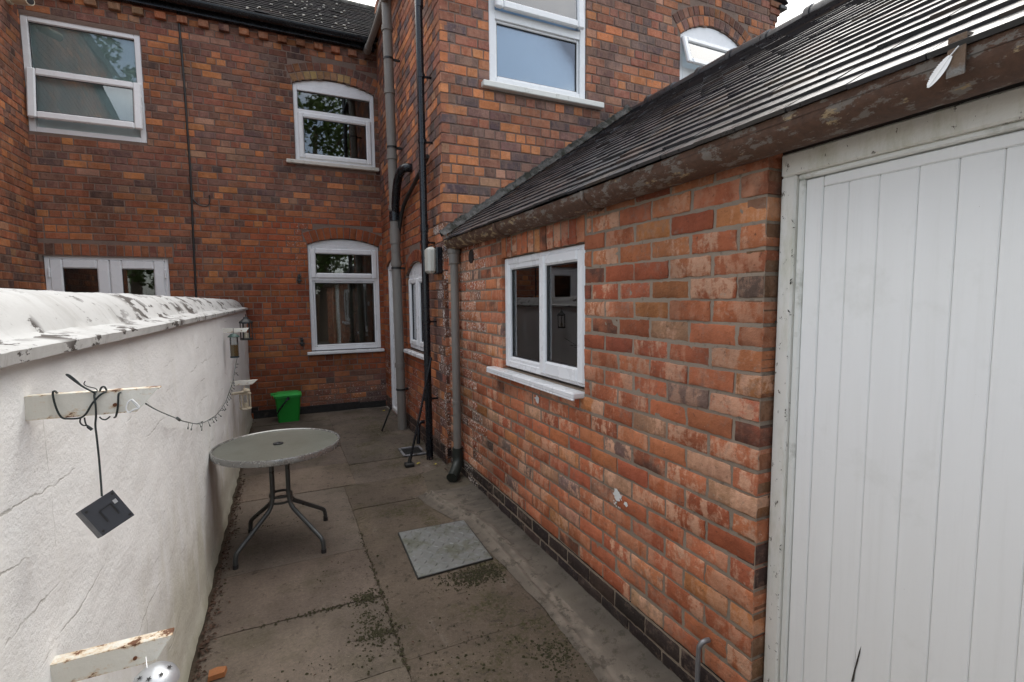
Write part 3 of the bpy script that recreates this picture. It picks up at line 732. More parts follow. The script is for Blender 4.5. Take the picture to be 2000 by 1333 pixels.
# --- roof
def tile_roof(P, u0, u1, length, gauge, wid, mat, rng, tl, cols, thick=.013, lift=.016, keep=None):
    """P(u, s, h): along the eaves, up the slope, off the plane"""
    mb = MB(True); nrow = int(length/gauge)+1
    for k in range(nrow):
        s0 = k*gauge; off = (k % 2)*wid/2; nt_ = int((u1-u0)/wid)+2; rs = rng.uniform(-.003, .003)
        for j in range(-1, nt_):
            a = u0+off+j*wid+rng.uniform(-.0015, .0015); b_ = a+wid-.003
            a = max(a, u0); b_ = min(b_, u1)
            if b_-a < .02: continue
            if keep and not keep((a+b_)/2, s0): continue
            ds = rng.uniform(-.003, .003)+rs; dh = rng.uniform(0, .004); sk = rng.uniform(-.003, .003); e = min(s0+tl, length+.02)
            if rng.random() < .05: dh += rng.uniform(.002, .009); ds -= rng.uniform(.004, .02)
            col = pick(rng, cols)
            cor = []
            for (u, s, h) in ((a, s0+ds-sk, lift+dh), (b_, s0+ds+sk, lift+dh+rng.uniform(-.002, .002)), (b_, e, .001), (a, e, .001)):
                cor.append((u, s, h))
            vs = [P(u, s, h) for u, s, h in cor]+[P(u, s, h+thick) for u, s, h in cor]
            mb.add(vs, [(0, 3, 2, 1), (4, 5, 6, 7), (0, 1, 5, 4), (1, 2, 6, 5), (2, 3, 7, 6), (3, 0, 4, 7)], bc=(*col, 1))
    return mb
RT = [(.55, (.030, .031, .034)), (.25, (.045, .042, .042)), (.2, (.022, .024, .028))]
e0 = Vector((0, 6.58, 4.68)); rdg = Vector((0, 8.3, 5.99)); sl = (rdg-e0).normalized(); nl = Vector((0, -sl.z, sl.y))
PRB = lambda u, s, h: tuple(Vector((u, 0, 0))+e0+sl*s+nl*h)
RTB = [(.6, (.012, .011, .012)), (.25, (.018, .015, .015)), (.15, (.008, .008, .009))]
rf = tile_roof(PRB, -2.6, 1.9, (rdg-e0).length, .105, .15, M['tile_matt'], rng, .2, RTB).build('roof', M['tile_matt'], house)
und = MB(); und.add([PRB(-2.6, 0, -.01), PRB(4, 0, -.01), PRB(4, (rdg-e0).length, -.01), PRB(-2.6, (rdg-e0).length, -.01), (-2.6, 10.2, 4.6), (4, 10.2, 4.6)], [(0, 1, 2, 3), (3, 2, 5, 4)]); und.build('roof_felt', M['dark_iron'], rf, recalc=False)
rg = MB()
for k in range(16):
    x = -2.6+k*.3; tube(rg, [(x, 8.3, 5.97), (x+.292, 8.3, 5.97)], .075, 12)
rg.build('ridge', M['lead'], rf, smooth=True)
bits = MB(True)
for k in range(70):
    u = rng.uniform(-.3, 1.0); s = rng.uniform(.1, 1.9); p = Vector(PRB(u, s, .034)); q = rng.uniform(.006, .018)
    box(bits, (p.x-q, p.y-q, p.z-.004), (p.x+q, p.y+q, p.z+.006), I, .003)
bits.build('lichen', M['stone_sill'], rf, recalc=False)['kind'] = 'stuff'
gt = MB()
prof = [(math.cos(a)*.055, math.sin(a)*.055) for a in [math.pi+math.pi*k/10 for k in range(11)]]; prof += [(x*.88, y*.88) for x, y in reversed(prof)]
for i in range(len(prof)):
    (y0, z0), (y1, z1) = prof[i], prof[(i+1) % len(prof)]
    gt.add([(-2.6, 6.59+y0, 4.705+z0), (1.2, 6.59+y0, 4.69+z0), (1.2, 6.59+y1, 4.69+z1), (-2.6, 6.59+y1, 4.705+z1)], [(0, 1, 2, 3)])
box(gt, (-2.6, 6.65, 4.60), (1.22, 6.715, 4.70), I, .004)
gt.build('gutter', M['black_plastic'], house, smooth=True)
# --- window A (ground floor, arched)
f = MB(); a_, b_ = hA['u0'], hA['u1']
frame_rect(f, PB, a_+.002, b_-.002, .801, 2.139, .045, -.10, -.035); arch_fill(f, PB, a_+.002, b_-.002, 2.139, .08, -.10, -.037)
box(f, (a_+.047, 1.69, -.098), (b_-.047, 1.735, -.037), PB)
frame_rect(f, PB, a_+.048, b_-.048, .846, 1.69, .026, -.085, -.05, .008)
wA = f.build('window', M['upvc'], house); wA['label'] = 'tall ground floor white window with curved top and dark glass'
sA = MB(); frame_rect(sA, PB, .358, 1.181, 1.722, 2.098, .066, -.07, -.018, .012); sash = sA.build('sash', M['upvc'], wA)
gs = MB(); gasket(gs, PB, .424, 1.115, 1.788, 2.032, -.04); gasket(gs, PB, a_+.074, b_-.074, .872, 1.664, -.06); gs.build('gasket', M['gasket'], wA)
pane(PB, .42, 1.12, 1.784, 2.036, -.042, wA); pane(PB, a_+.072, b_-.072, .87, 1.667, -.062, wA)
si = MB(); box(si, (.278, .752, -.06), (1.235, .790, .045), PB, .006); si.build('sill', M['upvc'], wA)
room(PB, a_, b_, .8, 2.13, 1.6, wA, 'room_dark'); drape(PB, .62, 1.2, .8, 2.1, -.22, wA, 'curtain_brown', 5, .03)
star = MB()
c0 = Vector((.95, YB+.45, 1.80))
for k in range(7):
    an = R_(-80+k*27); d = Vector((math.sin(an), 0, math.cos(an))); pnt = c0+d*.085; sd_ = Vector((math.cos(an), 0, -math.sin(an)))*.013
    star.add([c0+sd_, c0-sd_, pnt, c0+Vector((0, -.02, 0))], [(0, 1, 3), (0, 2, 3), (1, 2, 3), (0, 1, 2)])
tube(star, [c0, (.95, YB+.45, 2.3)], .003, 6)
tag(star.build('star_ornament', M['yellow_star']), 'yellow star ornament hanging inside the dark ground floor window', 'ornament')
# --- window B (upstairs, arched)
f = MB(); a_, b_ = hB['u0'], hB['u1']
frame_rect(f, PB, a_+.002, b_-.002, 3.155, 4.074, .048, -.10, -.03); arch_fill(f, PB, a_+.002, b_-.002, 4.074, .09, -.10, -.032)
box(f, (a_+.05, 3.735, -.098), (b_-.05, 3.785, -.032), PB); box(f, (a_+.05, 4.005, -.09), (b_-.05, 4.03, -.028), PB)
wB = f.build('window', M['upvc'], house); wB['label'] = 'upstairs white window with curved top beside the grey pipe'
sA = MB(); frame_rect(sA, PB, .285, 1.158, 3.195, 3.745, .062, -.075, -.012, .012); sA.build('sash', M['upvc'], wB)
gs = MB(); gasket(gs, PB, .347, 1.096, 3.257, 3.683, -.036); gasket(gs, PB, a_+.05, b_-.05, 3.785, 4.005, -.06); gs.build('gasket', M['gasket'], wB)
pane(PB, .345, 1.10, 3.255, 3.686, -.04, wB); pane(PB, a_+.048, b_-.048, 3.783, 4.028, -.062, wB)
si = MB(); box(si, (.136, 3.108, -.06), (1.235, 3.153, .05), PB, .006); si.build('sill', M['stone_sill'], wB)
room(PB, a_, b_, 3.15, 4.16, 1.5, wB, 'room_dark')
# --- window C (upstairs left, lower sash tilted open)
f = MB(); a_, b_ = hC['u0'], hC['u1']
frame_rect(f, PB, a_+.002, b_-.002, 3.172, 4.31, .055, -.09, -.012); box(f, (a_+.057, 3.745, -.088), (b_-.057, 3.80, -.014), PB)
wC = f.build('window', M['upvc'], house); wC['label'] = 'wide upstairs white window with lower sash tilted open'
th = R_(7); vt = 3.80; PT = lambda u, v, n: PB(u, vt-(vt-v)*math.cos(th)+n*math.sin(th)*.3, n+(vt-v)*math.sin(th)+.012)
sA = MB(); frame_rect(sA, PT, a_+.02, b_-.02, 3.29, 3.80, .072, -.045, .0, .012); sC = sA.build('sash', M['upvc'], wC)
gs = MB(); gasket(gs, PT, a_+.092, b_-.092, 3.362, 3.728, -.018); gasket(gs, PB, a_+.057, b_-.057, 3.80, 4.255, -.045); gs.build('gasket', M['gasket'], wC)
pane(PT, a_+.09, b_-.09, 3.36, 3.73, -.02, sC) if False else pane(PT, a_+.09, b_-.09, 3.36, 3.73, -.02, wC)
pane(PB, a_+.055, b_-.055, 3.798, 4.257, -.047, wC)
room(PB, a_, b_, 3.17, 4.3, 1.0, wC, 'room_pale'); drape(PB, a_-.02, b_+.02, 3.2, 4.3, -.078, wC, 'net', 5, .006)
# --- french doors
f = MB(); a_, b_ = hF['u0'], hF['u1']
frame_rect(f, PB, a_+.002, b_-.002, .0, 1.933, .04, -.10, -.03)
dF = f.build('french_door', M['upvc'], house); dF['label'] = 'white double glazed doors showing above the white wall'
mid = (a_+b_)/2
for q, (u0, u1) in enumerate(((a_+.042, mid-.002), (mid+.002, b_-.042))):
    lf = MB(); frame_rect(lf, PB, u0, u1, .04, 1.895, .105, -.08, -.022, .012, wt=.095, wb=.2); lf.build('door_leaf', M['upvc'], dF)
    gs = MB(); gasket(gs, PB, u0+.105, u1-.105, .24, 1.80, -.045); gs.build('gasket', M['gasket'], dF)
    pane(PB, u0+.1, u1-.1, .235, 1.805, -.05, dF)
    hn = MB(); uu = u0-.012 if q == 0 else u1-.006
    box(hn, (uu, 1.70, -.03), (uu+.018, 1.80, -.008), PB, .004); hn.build('hinge', M['upvc'], dF)
room(PB, a_, b_, .0, 1.93, 1.4, dF, 'room_dark')
# --- cable and shutter hooks on the back wall
cb = MB(); tube(cb, smooth_path([(-.886, YB-.008, 4.6), (-.87, YB-.008, 3.9), (-.866, YB-.008, 3.39), (-.862, YB-.008, 2.9), (-.867, YB-.008, 2.54), (-.875, YB-.008, 2.0), (-.881, YB-.008, 1.2), (-.88, YB-.008, .05)], 6), .011, 8)
tube(cb, smooth_path([(-.866, YB-.01, 2.62), (-.80, YB-.02, 2.54), (-.72, YB-.02, 2.53), (-.69, YB-.012, 2.58), (-.69, YB-.008, 2.66)], 6), .006, 6)
tag(cb.build('wall_cable', M['dark_iron'], smooth=True), 'thin black cable running straight down the back house wall', 'cable')
for k, (z, lb) in enumerate(((1.711, 'upper black iron hinge on brick beside ground floor window'), (.924, 'lower black iron hinge on brick beside ground floor window'))):
    hk = MB(); box(hk, (.205, z-.055, .001), (.235, z+.055, .022), PB, .004); box(hk, (.195, z-.03, .0), (.25, z-.01, .03), PB, .004); box(hk, (.20, z+.02, .0), (.245, z+.034, .03), PB, .004)
    tag(hk.build('shutter_hinge', M['dark_iron']), lb, 'hinge', 'black hinges beside the ground floor window')

# ================================================================== NEIGHBOUR WING (left)
XN = -2.235
PN = lambda u, v, n: (XN+n, u, v)
nb = thing('neighbouring_wing', (XN, 5.2, 0), 'neighbour red brick wing wall at the left edge beside the open sash window', 'building')
rng = random.Random(5); wb_, wm = MB(True), MB()
brick_wall(wb_, wm, PN, 3.6, 6.71, 0, 5.0, [], lambda u, v, r: (pick(r, OLD), .15, 0, .2*r.random()), rng)
PN2 = lambda u, v, n: (u, 3.6-n, v)
brick_wall(wb_, wm, PN2, -4.6, XN, 0, 5.0, [], lambda u, v, r: (pick(r, OLD), .15, 0, .2*r.random()), rng)
wl = wb_.build('wall', M['brick'], nb); wm.build('mortar', M['mortar_old'], wl, recalc=False)
rt_ = MB(); rt_.add([(XN+.1, 3.5, 4.98), (XN+.1, 6.7, 4.98), (-3.6, 6.7, 5.9), (-3.6, 3.5, 5.9), (-5, 3.5, 4.98), (-5, 6.7, 4.98)], [(0, 1, 2, 3), (3, 2, 5, 4)]); rt_.build('roof', M['tile'], nb, recalc=False)
# security camera on it
sc_ = thing('security_camera', (XN, 6.5, 4.33), 'small cream security camera on the wall at top left corner', 'camera')
q = MB(); tube(q, [(XN, 6.5, 4.34), (XN+.03, 6.5, 4.34)], .06, 16); q.build('base', M['cream_metal'], sc_, smooth=True)
q = MB(); tube(q, [(XN+.03, 6.5, 4.34), (XN+.07, 6.48, 4.33), (XN+.10, 6.46, 4.32)], .02, 10); q.build('arm', M['cream_metal'], sc_, smooth=True)
q = MB(); tube(q, [(XN+.06, 6.5, 4.33), (XN+.20, 6.40, 4.30)], .042, 16); q.build('camera_body', M['cream_metal'], sc_, smooth=True)
q = MB(); tube(q, [(XN+.201, 6.3995, 4.2997), (XN+.207, 6.395, 4.298)], .03, 16); q.build('lens', M['gasket'], sc_, smooth=True)

# ================================================================== REAR WING
XW, YW = 1.25, 4.0
wing = thing('rear_wing', (XW, YW, 0), 'tall two-storey red brick rear wing with upstairs windows rising behind the low outbuilding', 'building')
rng = random.Random(21)
PL = lambda u, v, n: (XW-n, u, v)
PF = lambda u, v, n: (u, YW-n, v)
def palL(u, v, r):
    rgb = pick(r, NEWR if (v < 2.6 and u > 4.5) else WING); paint = 0
    if u < 4.22 and v < 2.1: paint = r.uniform(.15, .7) if r.random() < .6 else .1
    if v < .75: paint = r.uniform(.1, .5)
    if v < .15: rgb = pick(r, BLUE); paint = .2
    return rgb, .1, paint, .15*r.random()
def palF(u, v, r):
    rgb = pick(r, WING); paint = 0
    if u < 1.5 and v < 2.05: paint = r.uniform(.25, .6); rgb = pick(r, [(.5, (.16, .06, .03)), (.5, (.12, .055, .035))])
    return rgb, .18, paint, .25*r.random()
hD = dict(u0=4.58, u1=5.385, v0=.90, v1=1.70, rise=.125, ring=.12, rings=[(.12, lambda u, v, r: (pick(r, NEWR), 0, 0, .1))])
hDoor = dict(u0=5.86, u1=6.47, v0=0, v1=1.86, rise=.07, ring=.12, rings=[(.12, lambda u, v, r: (pick(r, NEWR), 0, 0, .1))])
wb_, wm = MB(True), MB()
brick_wall(wb_, wm, PL, YW, YB, 0, 5.2, [hD, hDoor], palL, rng, phase=.3, CH=.080)
hE = dict(u0=1.682, u1=2.656, v0=3.245, v1=4.62, ring=.11, ext=.03)
hF2 = dict(u0=3.79, u1=4.71, v0=2.9, v1=4.10, rise=.16, ring=.2, rings=[(.1, None), (.1, lambda u, v, r: (pick(r, OLDD), .1, 0, .3))])
XR = 5.19
brick_wall(wb_, wm, PF, XW, XR, 0, 5.6, [hE, hF2], palF, rng, top=lambda v: (XW+max(0, (v-4.74)/.8), XR-max(0, (v-4.74)/.8)), CH=.080)
for k in range(3):                        # corbelled kneeler at the right eaves corner
    one_brick(wb_, PF, [(XR-.11, 4.52+k*CH), (XR+.02+k*.028, 4.52+k*CH), (XR+.02+k*.028, 4.58+k*CH), (XR-.11, 4.58+k*CH)], lambda a, b, r: (pick(r, OLDD), .1, 0, .2), rng, False, .006+.004*k)
wl = wb_.build('wall', M['brick'], wing); wm.build('mortar', M['mortar_old'], wl, recalc=False)
# solid sides so that the wing closes
sh = MB(); box(sh, (XW+.12, YW+.5, 0.0), (XR-.02, YB+.1, 2.6), I, 0)
for sg, xe in ((1, XW-.12), (-1, XR+.13)):   # roof slopes with verge tiles
    vg = MB(True)
    for k in range(22):
        t0, t1 = k*.11, k*.11+.19
        for j in range(18):
            y0 = YW-.05+j*.155
            z0, z1 = 4.70+t0*.8*.78, 4.70+t1*.8*.78
            col = pick(rng, RT); a, b_ = xe+sg*t0*.78, xe+sg*t1*.78
            vs = [(a, y0, z0+.02), (a, y0+.152, z0+.02), (b_, y0+.152, z1), (b_, y0, z1)]
            vg.add(vs+[(x, y, z+.014) for x, y, z in vs], [(0, 3, 2, 1), (4, 5, 6, 7), (0, 1, 5, 4), (1, 2, 6, 5), (2, 3, 7, 6), (3, 0, 4, 7)], bc=(*col, 1))
    vg.build('roof', M['tile'], wing)
fs_ = MB(); box(fs_, (XR+.02, YW-.04, 4.66), (XR+.13, YW+2.6, 4.70), I, .004); fs_.build('gutter', M['dark_iron'], wing)
# left face window D
f = MB(); frame_rect(f, PL, 4.582, 5.383, .915, 1.699, .04, -.10, -.03); arch_fill(f, PL, 4.582, 5.383, 1.699, .12, -.10, -.032)
wD = f.build('window', M['upvc'], wing); wD['label'] = 'white side window with curved head half hidden by the black downpipe'
md = 4.98
for u0, u1 in ((4.622, md-.012), (md+.012, 5.343)):
    s_ = MB(); frame_rect(s_, PL, u0, u1, .955, 1.66, .055, -.08, -.012, .01); s_.build('sash', M['upvc'], wD)
    gs = MB(); gasket(gs, PL, u0+.055, u1-.055, 1.01, 1.605, -.04); gs.build('gasket', M['gasket'], wD)
    pane(PL, u0+.05, u1-.05, 1.005, 1.61, -.044, wD)
s_ = MB(); box(s_, (md-.011, .955, -.09), (md+.011, 1.66, -.03), PL, .002); s_.build('mullion', M['gasket'], wD)
si = MB(); box(si, (4.54, .862, -.05), (5.43, .898, .05), PL, .006); si.build('sill', M['upvc'], wD)
room(PL, 4.6, 5.38, .92, 1.8, .9, wD, 'room_dark')
# side door (behind the soil pipe)
f = MB(); frame_rect(f, PL, 5.862, 6.468, .0, 1.859, .045, -.12, -.02); arch_fill(f, PL, 5.862, 6.468, 1.859, .066, -.12, -.022)
dD = f.build('door', M['upvc'], wing); dD['label'] = 'white side door behind the thick grey soil pipe'
s_ = MB(); frame_rect(s_, PL, 5.907, 6.423, .02, 1.81, .09, -.10, -.05, .01); s_.build('door_leaf', M['upvc'], dD); pane(PL, 5.99, 6.34, .1, 1.73, -.07, dD); room(PL, 5.9, 6.42, 0, 1.8, .8, dD, 'room_dark', -.14)
# window E
f = MB(); a_, b_ = 1.684, 2.654
frame_rect(f, PF, a_, b_, 3.262, 4.618, .062, -.09, -.012); box(f, (a_+.062, 3.80, -.088), (b_-.062, 3.872, -.014), PF)
frame_rect(f, PF, a_+.062, b_-.062, 3.324, 3.80, .02, -.08, -.03, .006)
wE = f.build('window', M['upvc'], wing); wE['label'] = 'large upstairs white window reflecting blue sky'
th2 = R_(3); vt2 = 4.58; PT2 = lambda u, v, n: PF(u, v, n+(vt2-v)*math.sin(th2)+.01)
s_ = MB(); frame_rect(s_, PT2, a_+.045, b_-.045, 3.868, 4.575, .07, -.04, .004, .012); s_.build('sash', M['upvc'], wE)
gs = MB(); gasket(gs, PF, a_+.082, b_-.082, 3.344, 3.78, -.045); gs.build('gasket', M['gasket'], wE)
pane(PT2, a_+.11, b_-.11, 3.933, 4.51, -.02, wE, 'glass_sky'); pane(PF, a_+.08, b_-.08, 3.342, 3.782, -.05, wE, 'glass_sky')
si = MB(); box(si, (1.606, 3.208, -.05), (2.822, 3.258, .055), PF, .006); si.build('sill', M['upvc_dirty'], wE)
drape(PF, a_, b_, 3.25, 4.6, -.082, wE, 'blind', 0, 0, 'blind'); room(PF, a_, b_, 3.25, 4.6, .8, wE, 'room_pale')
# window F
f = MB(); a_, b_ = 3.792, 4.708
frame_rect(f, PF, a_, b_, 2.95, 4.099, .05, -.09, -.02); arch_fill(f, PF, a_, b_, 4.099, .155, -.09, -.022)
box(f, (a_+.05, 3.66, -.088), (b_-.05, 3.80, -.022), PF)
wF = f.build('window', M['upvc'], wing); wF['label'] = 'upstairs white window with curved top and opened top sash above the roof slope'
th3 = R_(17); vt3 = 4.09; PT3 = lambda u, v, n: PF(u, vt3-(vt3-v)*math.cos(th3), n+(vt3-v)*math.sin(th3)+.015)
s_ = MB(); frame_rect(s_, PT3, a_+.015, b_-.015, 3.78, 4.09, .06, -.04, .0, .012); s_.build('sash', M['upvc'], wF)
pane(PT3, a_+.07, b_-.07, 3.835, 4.035, -.02, wF, 'glass_sky'); pane(PF, a_+.048, b_-.048, 2.98, 3.662, -.05, wF, 'glass_sky')
drape(PF, a_, b_, 2.95, 4.1, -.082, wF, 'blind_white', 0, 0, 'blind'); room(PF, a_, b_, 2.95, 4.1, .8, wF, 'room_pale')

# --- pipes on the wing (things of their own)
def ring_(mb, c, r, h): tube(mb, [(c[0], c[1], c[2]-h/2), (c[0], c[1], c[2]+h/2)], r, 18)
bp = thing('black_downpipe', (1.16, 4.25, 0), 'slim glossy black downpipe standing full height in front of the wing corner', 'pipe')
q = MB(); tube(q, [(1.16, 4.25, -.03), (1.155, 4.25, 2.5), (1.15, 4.25, 5.0)], .031, 20); q.build('pipe', M['black_plastic'], bp, smooth=True)
for z in (.55, 1.24, 1.93, 2.78, 3.32, 4.1):
    q = MB(); ring_(q, (1.157, 4.25, z), .037, .03); box(q, (1.157, 4.24, z-.008), (1.249, 4.262, z+.008), I, .003); q.build('bracket', M['black_plastic'], bp, smooth=True)
for z in (.12, 2.05, 3.9):
    q = MB(); ring_(q, (1.157, 4.25, z), .036, .06); q.build('collar', M['black_plastic'], bp, smooth=True)
sp = thing('soil_pipe', (1.17, 5.41, 0), 'thick dusty grey vertical soil pipe in the inner corner of the yard', 'pipe')
sx = lambda z: 1.172-.0105*z
q = MB(); tube(q, [(sx(z), 5.41, z) for z in (0, 1, 2, 3, 4, 5)], .049, 24); q.build('pipe', M['grey_plastic'], sp, smooth=True)
for z in (.72, 1.83, 2.12, 2.42, 2.95, 3.62, 4.25):
    q = MB(); ring_(q, (sx(z), 5.41, z), .0575, .05 if z != 2.12 else .16); q.build('collar', M['grey_plastic'], sp, smooth=True)
for z in (.45, 1.78, 3.05, 3.95):
    q = MB(); box(q, (sx(z), 5.40, z-.012), (1.249, 5.42, z+.012), I, .003); ring_(q, (sx(z), 5.41, z), .054, .02); q.build('bracket', M['dark_iron'], sp, smooth=True)
q = MB(); tube(q, smooth_path([(1.155, 5.40, 2.36), (1.15, 5.33, 2.5), (1.15, 5.22, 2.66), (1.165, 5.10, 2.74), (1.20, 5.03, 2.755), (1.25, 5.02, 2.755)], 6), .044, 18); ring_(q, (1.152, 5.41, 2.33), .06, .1)
q.build('branch_elbow', M['black_plastic'], sp, smooth=True)
q = MB(); tube(q, smooth_path([(1.215, 4.3, 2.68), (1.215, 4.71, 2.57), (1.215, 5.15, 2.46), (1.205, 5.3, 2.36), (1.19, 5.38, 2.2), (1.17, 5.40, 2.05)], 6), .02, 12); q.build('waste_branch', M['dark_iron'], sp, smooth=True)
rp = MB(); tube(rp, [(1.10, 5.30, 4.52), (1.115, 5.9, 4.54), (1.12, 6.54, 4.56)], .036, 14); tube(rp, [(1.12, 6.50, 4.56), (1.12, 6.62, 4.56)], .045, 14)
tag(rp.build('overflow_pipe', M['grey_plastic'], smooth=True), 'short grey pipe sloping from the roof gutter corner to the soil pipe', 'pipe')
# bulkhead light on the wing corner
bl = thing('bulkhead_light', (1.19, 4.1, 1.65), 'white and black bulkhead lamp on the wing wall beside black downpipe', 'lamp')
q = MB(); box(q, (1.197, 4.03, 1.65), (1.249, 4.17, 1.875), I, .008); q.build('housing', M['black_plastic'], bl)
q = MB(); box(q, (1.125, 4.035, 1.655), (1.197, 4.165, 1.872), I, .02); q.build('diffuser', simple('diffuser', (.52, .52, .47), .4, .06, 8, dirt=(.3, .29, .24), dirt_amt=.45), bl)
sw = MB(); box(sw, (1.225, 5.64, 1.36), (1.249, 5.70, 1.42), I, .004); tag(sw.build('junction_box', M['upvc']), 'tiny white box on brick between soil pipe and side window', 'junction box')

# ================================================================== OUTBUILDING
GAIN = 1.0
XO = 1.283
PO = lambda u, v, n: (XO-n, u, v)
ob = thing('outbuilding', (XO, 1.0, 0), 'low orange brick outbuilding with dark tiled roof and rusty gutter along the right side', 'outbuilding')
rng = random.Random(33)
def palO(u, v, r):
    rgb = pick(r, NEAR); band = r.choice([0, .3, .75, .95, .85, .5])
    paint = 0; dirt = .12*r.random()
    if u > 3.25: paint = r.uniform(.1, .5); rgb = tuple(c*.85 for c in rgb)
    if r.random() < .05: dirt = .8
    if v < .145: rgb = pick(r, BLUE); band = 0; dirt = .2
    if v > 1.79: dirt += .3
    return rgb, band, paint, dirt
hG = dict(u0=1.942, u1=2.893, v0=.987, v1=1.688, ring=.135, ext=.0)
wb_, wm = MB(True), MB()
brick_wall(wb_, wm, PO, 1.0, 4.0, 0, 1.855, [hG], palO, rng, True, rec=.0042, n0=lambda v: .006 if v < .14 else 0, phase=1.0/.198, bond='s', JT=.0112)
PO2 = lambda u, v, n: (u, 1.0-n, v)      # return at the door
brick_wall(wb_, wm, PO2, XO+.004, XO+.115, 0, 1.82, [], lambda u, v, r: (pick(r, [(.6, (.24, .12, .06)), (.25, (.32, .13, .06)), (.15, (.1, .06, .045))]), .2, 0, .25), rng, rec=.003, bond='s')
wl = wb_.build('wall', M['brick'], ob); wm.build('mortar', M['mortar_near'], wl, recalc=False)
wb2, wm2 = MB(True), MB(); brick_wall(wb2, wm2, PO, -2.4, -.33, 0, 1.855, [], palO, rng, False, rec=.0035)
w2 = wb2.build('wall', M['brick'], ob); wm2.build('mortar', M['mortar_near'], w2, recalc=False)
wl.data.polygons.foreach_set('use_smooth', [True]*len(wl.data.polygons)); wl.data.set_sharp_from_angle(angle=R_(50))
# window G
f = MB(); frame_rect(f, PO, 1.944, 2.891, 1.0, 1.686, .042, -.10, -.022, .006)
wG = f.build('window', M['upvc'], ob); wG['label'] = 'white two-pane sliding window with dark glass in the outbuilding wall'
s_ = MB(); frame_rect(s_, PO, 2.36, 2.872, 1.016, 1.652, .038, -.075, -.028, .008, wb=.05); s_.build('fixed_frame', M['upvc'], wG)
s_ = MB(); frame_rect(s_, PO, 1.962, 2.41, 1.014, 1.668, .062, -.06, -.008, .01, wt=.06, wb=.075); s_.build('sash', M['upvc'], wG)
gs = MB(); gasket(gs, PO, 2.41, 2.834, 1.066, 1.614, -.05); gasket(gs, PO, 2.024, 2.348, 1.089, 1.608, -.03); gs.build('gasket', M['gasket'], wG)
pane(PO, 2.41, 2.836, 1.064, 1.616, -.055, wG); pane(PO, 2.022, 2.35, 1.087, 1.61, -.035, wG)
si = MB(); box(si, (1.944, .955, -.05), (3.02, .985, .062), PO, .006); box(si, (1.944, .948, .05), (3.02, .957, .062), PO, .002); si.build('sill', M['upvc'], wG)
room(PO, 1.95, 2.89, 1.0, 1.68, 1.3, wG, 'room_maroon')
q = MB(); box(q, (2.95, .4, -1.0), (3.6, 1.42, -.5), PO, .01); q.build('cupboard', M['room_pale'], wG)
q = MB(); box(q, (2.35, 1.35, -1.38), (2.75, 1.62, -1.34), PO, .004); q.build('picture', M['gasket'], wG)
q = MB(); box(q, (2.25, 1.25, -1.40), (2.95, 1.9, -1.385), PO, .004); q.build('panel', simple('grey_panel', (.08, .08, .085), .5), wG)
# vent stub; a black disc on its face paints the shaded opening
q = MB(); tube(q, [PO(3.43, 1.745, -.03), PO(3.43, 1.745, .006)], .05, 24); q.build('vent', simple('vent_clay', (.05, .03, .022), .9, .3, 20), ob, smooth=True)
q = MB(); tube(q, [PO(3.43, 1.745, .0062), PO(3.43, 1.745, .0075)], .04, 24); q.build('vent_shade_disc', M['gasket'], ob, smooth=True)
# old paint splashes
def blob(mb, P, u, v, r, n, rg, sq=1.0):
    m_ = 22; vs = [P(u, v, n)]; 
    for k in range(m_):
        a = 2*math.pi*k/m_; rr = r*(.62+.5*rg.random()); vs.append(P(u+rr*math.cos(a)*sq, v+rr*math.sin(a), n))
    mb.add(vs, [(0, 1+k, 1+(k+1) % m_) for k in range(m_)])
q = MB(); rg2 = random.Random(2); pA = at(1050, 780, X=XO); pB_ = at(1207, 966, X=XO); pC = at(1224, 985, X=XO)
blob(q, PO, pA.y, pA.z, .022, .0035, rg2, 1.3); q.build('paint_splash', M['white_paint'], ob, recalc=False); q = MB(); blob(q, PO, pB_.y, pB_.z, .028, .0042, rg2, 1.0); blob(q, PO, pC.y, pC.z, .011, .0045, rg2, 1.2)
for k in range(14): blob(q, PO, pB_.y-.05+.08*rg2.random(), pB_.z-.055+.07*rg2.random(), .004, .0042, rg2)
q.build('paint_splash', M['white_paint'], ob, recalc=False)
# roof
E0 = Vector((1.164, 0, 1.868)); RD = Vector((3.22, 0, 3.256)); SL = (RD-E0).normalized(); NL = Vector((-SL.z, 0, SL.x))
PR = lambda u, s, h: tuple(E0+Vector((0, u, 0))+SL*s+NL*h)
rlen = (RD-E0).length
TL = [(.5, (.026, .027, .031)), (.22, (.038, .036, .038)), (.18, (.02, .021, .026)), (.1, (.055, .042, .036))]
ro_ = tile_roof(PR, -2.4, 3.985, rlen, .094, .148, M['tile'], rng, .18, TL, .011, .0150, keep=lambda u, s: not (u > 3.70 and s < .11)).build('roof', M['tile'], ob)
u_ = MB(); u_.add([PR(-2.4, -.0, -.004), PR(3.70, -.0, -.004), PR(3.70, .13, -.004), PR(3.99, .13, -.004), PR(3.99, rlen, -.004), PR(-2.4, rlen, -.004)], [(0, 1, 2, 3, 4, 5)])
u_.add([PR(-2.4, rlen, -.004), PR(3.99, rlen, -.004), (5.1, 3.99, 1.95), (5.1, -2.4, 1.95)], [(0, 1, 2, 3)]); u_.build('roof_felt', M['dark_iron'], ro_, recalc=False)
rg = MB(); k = 0; y = -2.4
while y < 3.9:
    dz = rng.uniform(-.006, .010); ln = .31
    tube(rg, [(3.22, y, 3.245+dz), (3.22, y+ln-.006, 3.245+dz+rng.uniform(-.006, .006))], .062, 14)
    if k % 1 == 0: tube(rg, [(3.22, y+ln-.05, 3.245+dz), (3.22, y+ln-.012, 3.245+dz)], .072, 14)
    y += ln; k += 1
rg.build('ridge', M['tile'], ob, smooth=True) if False else None
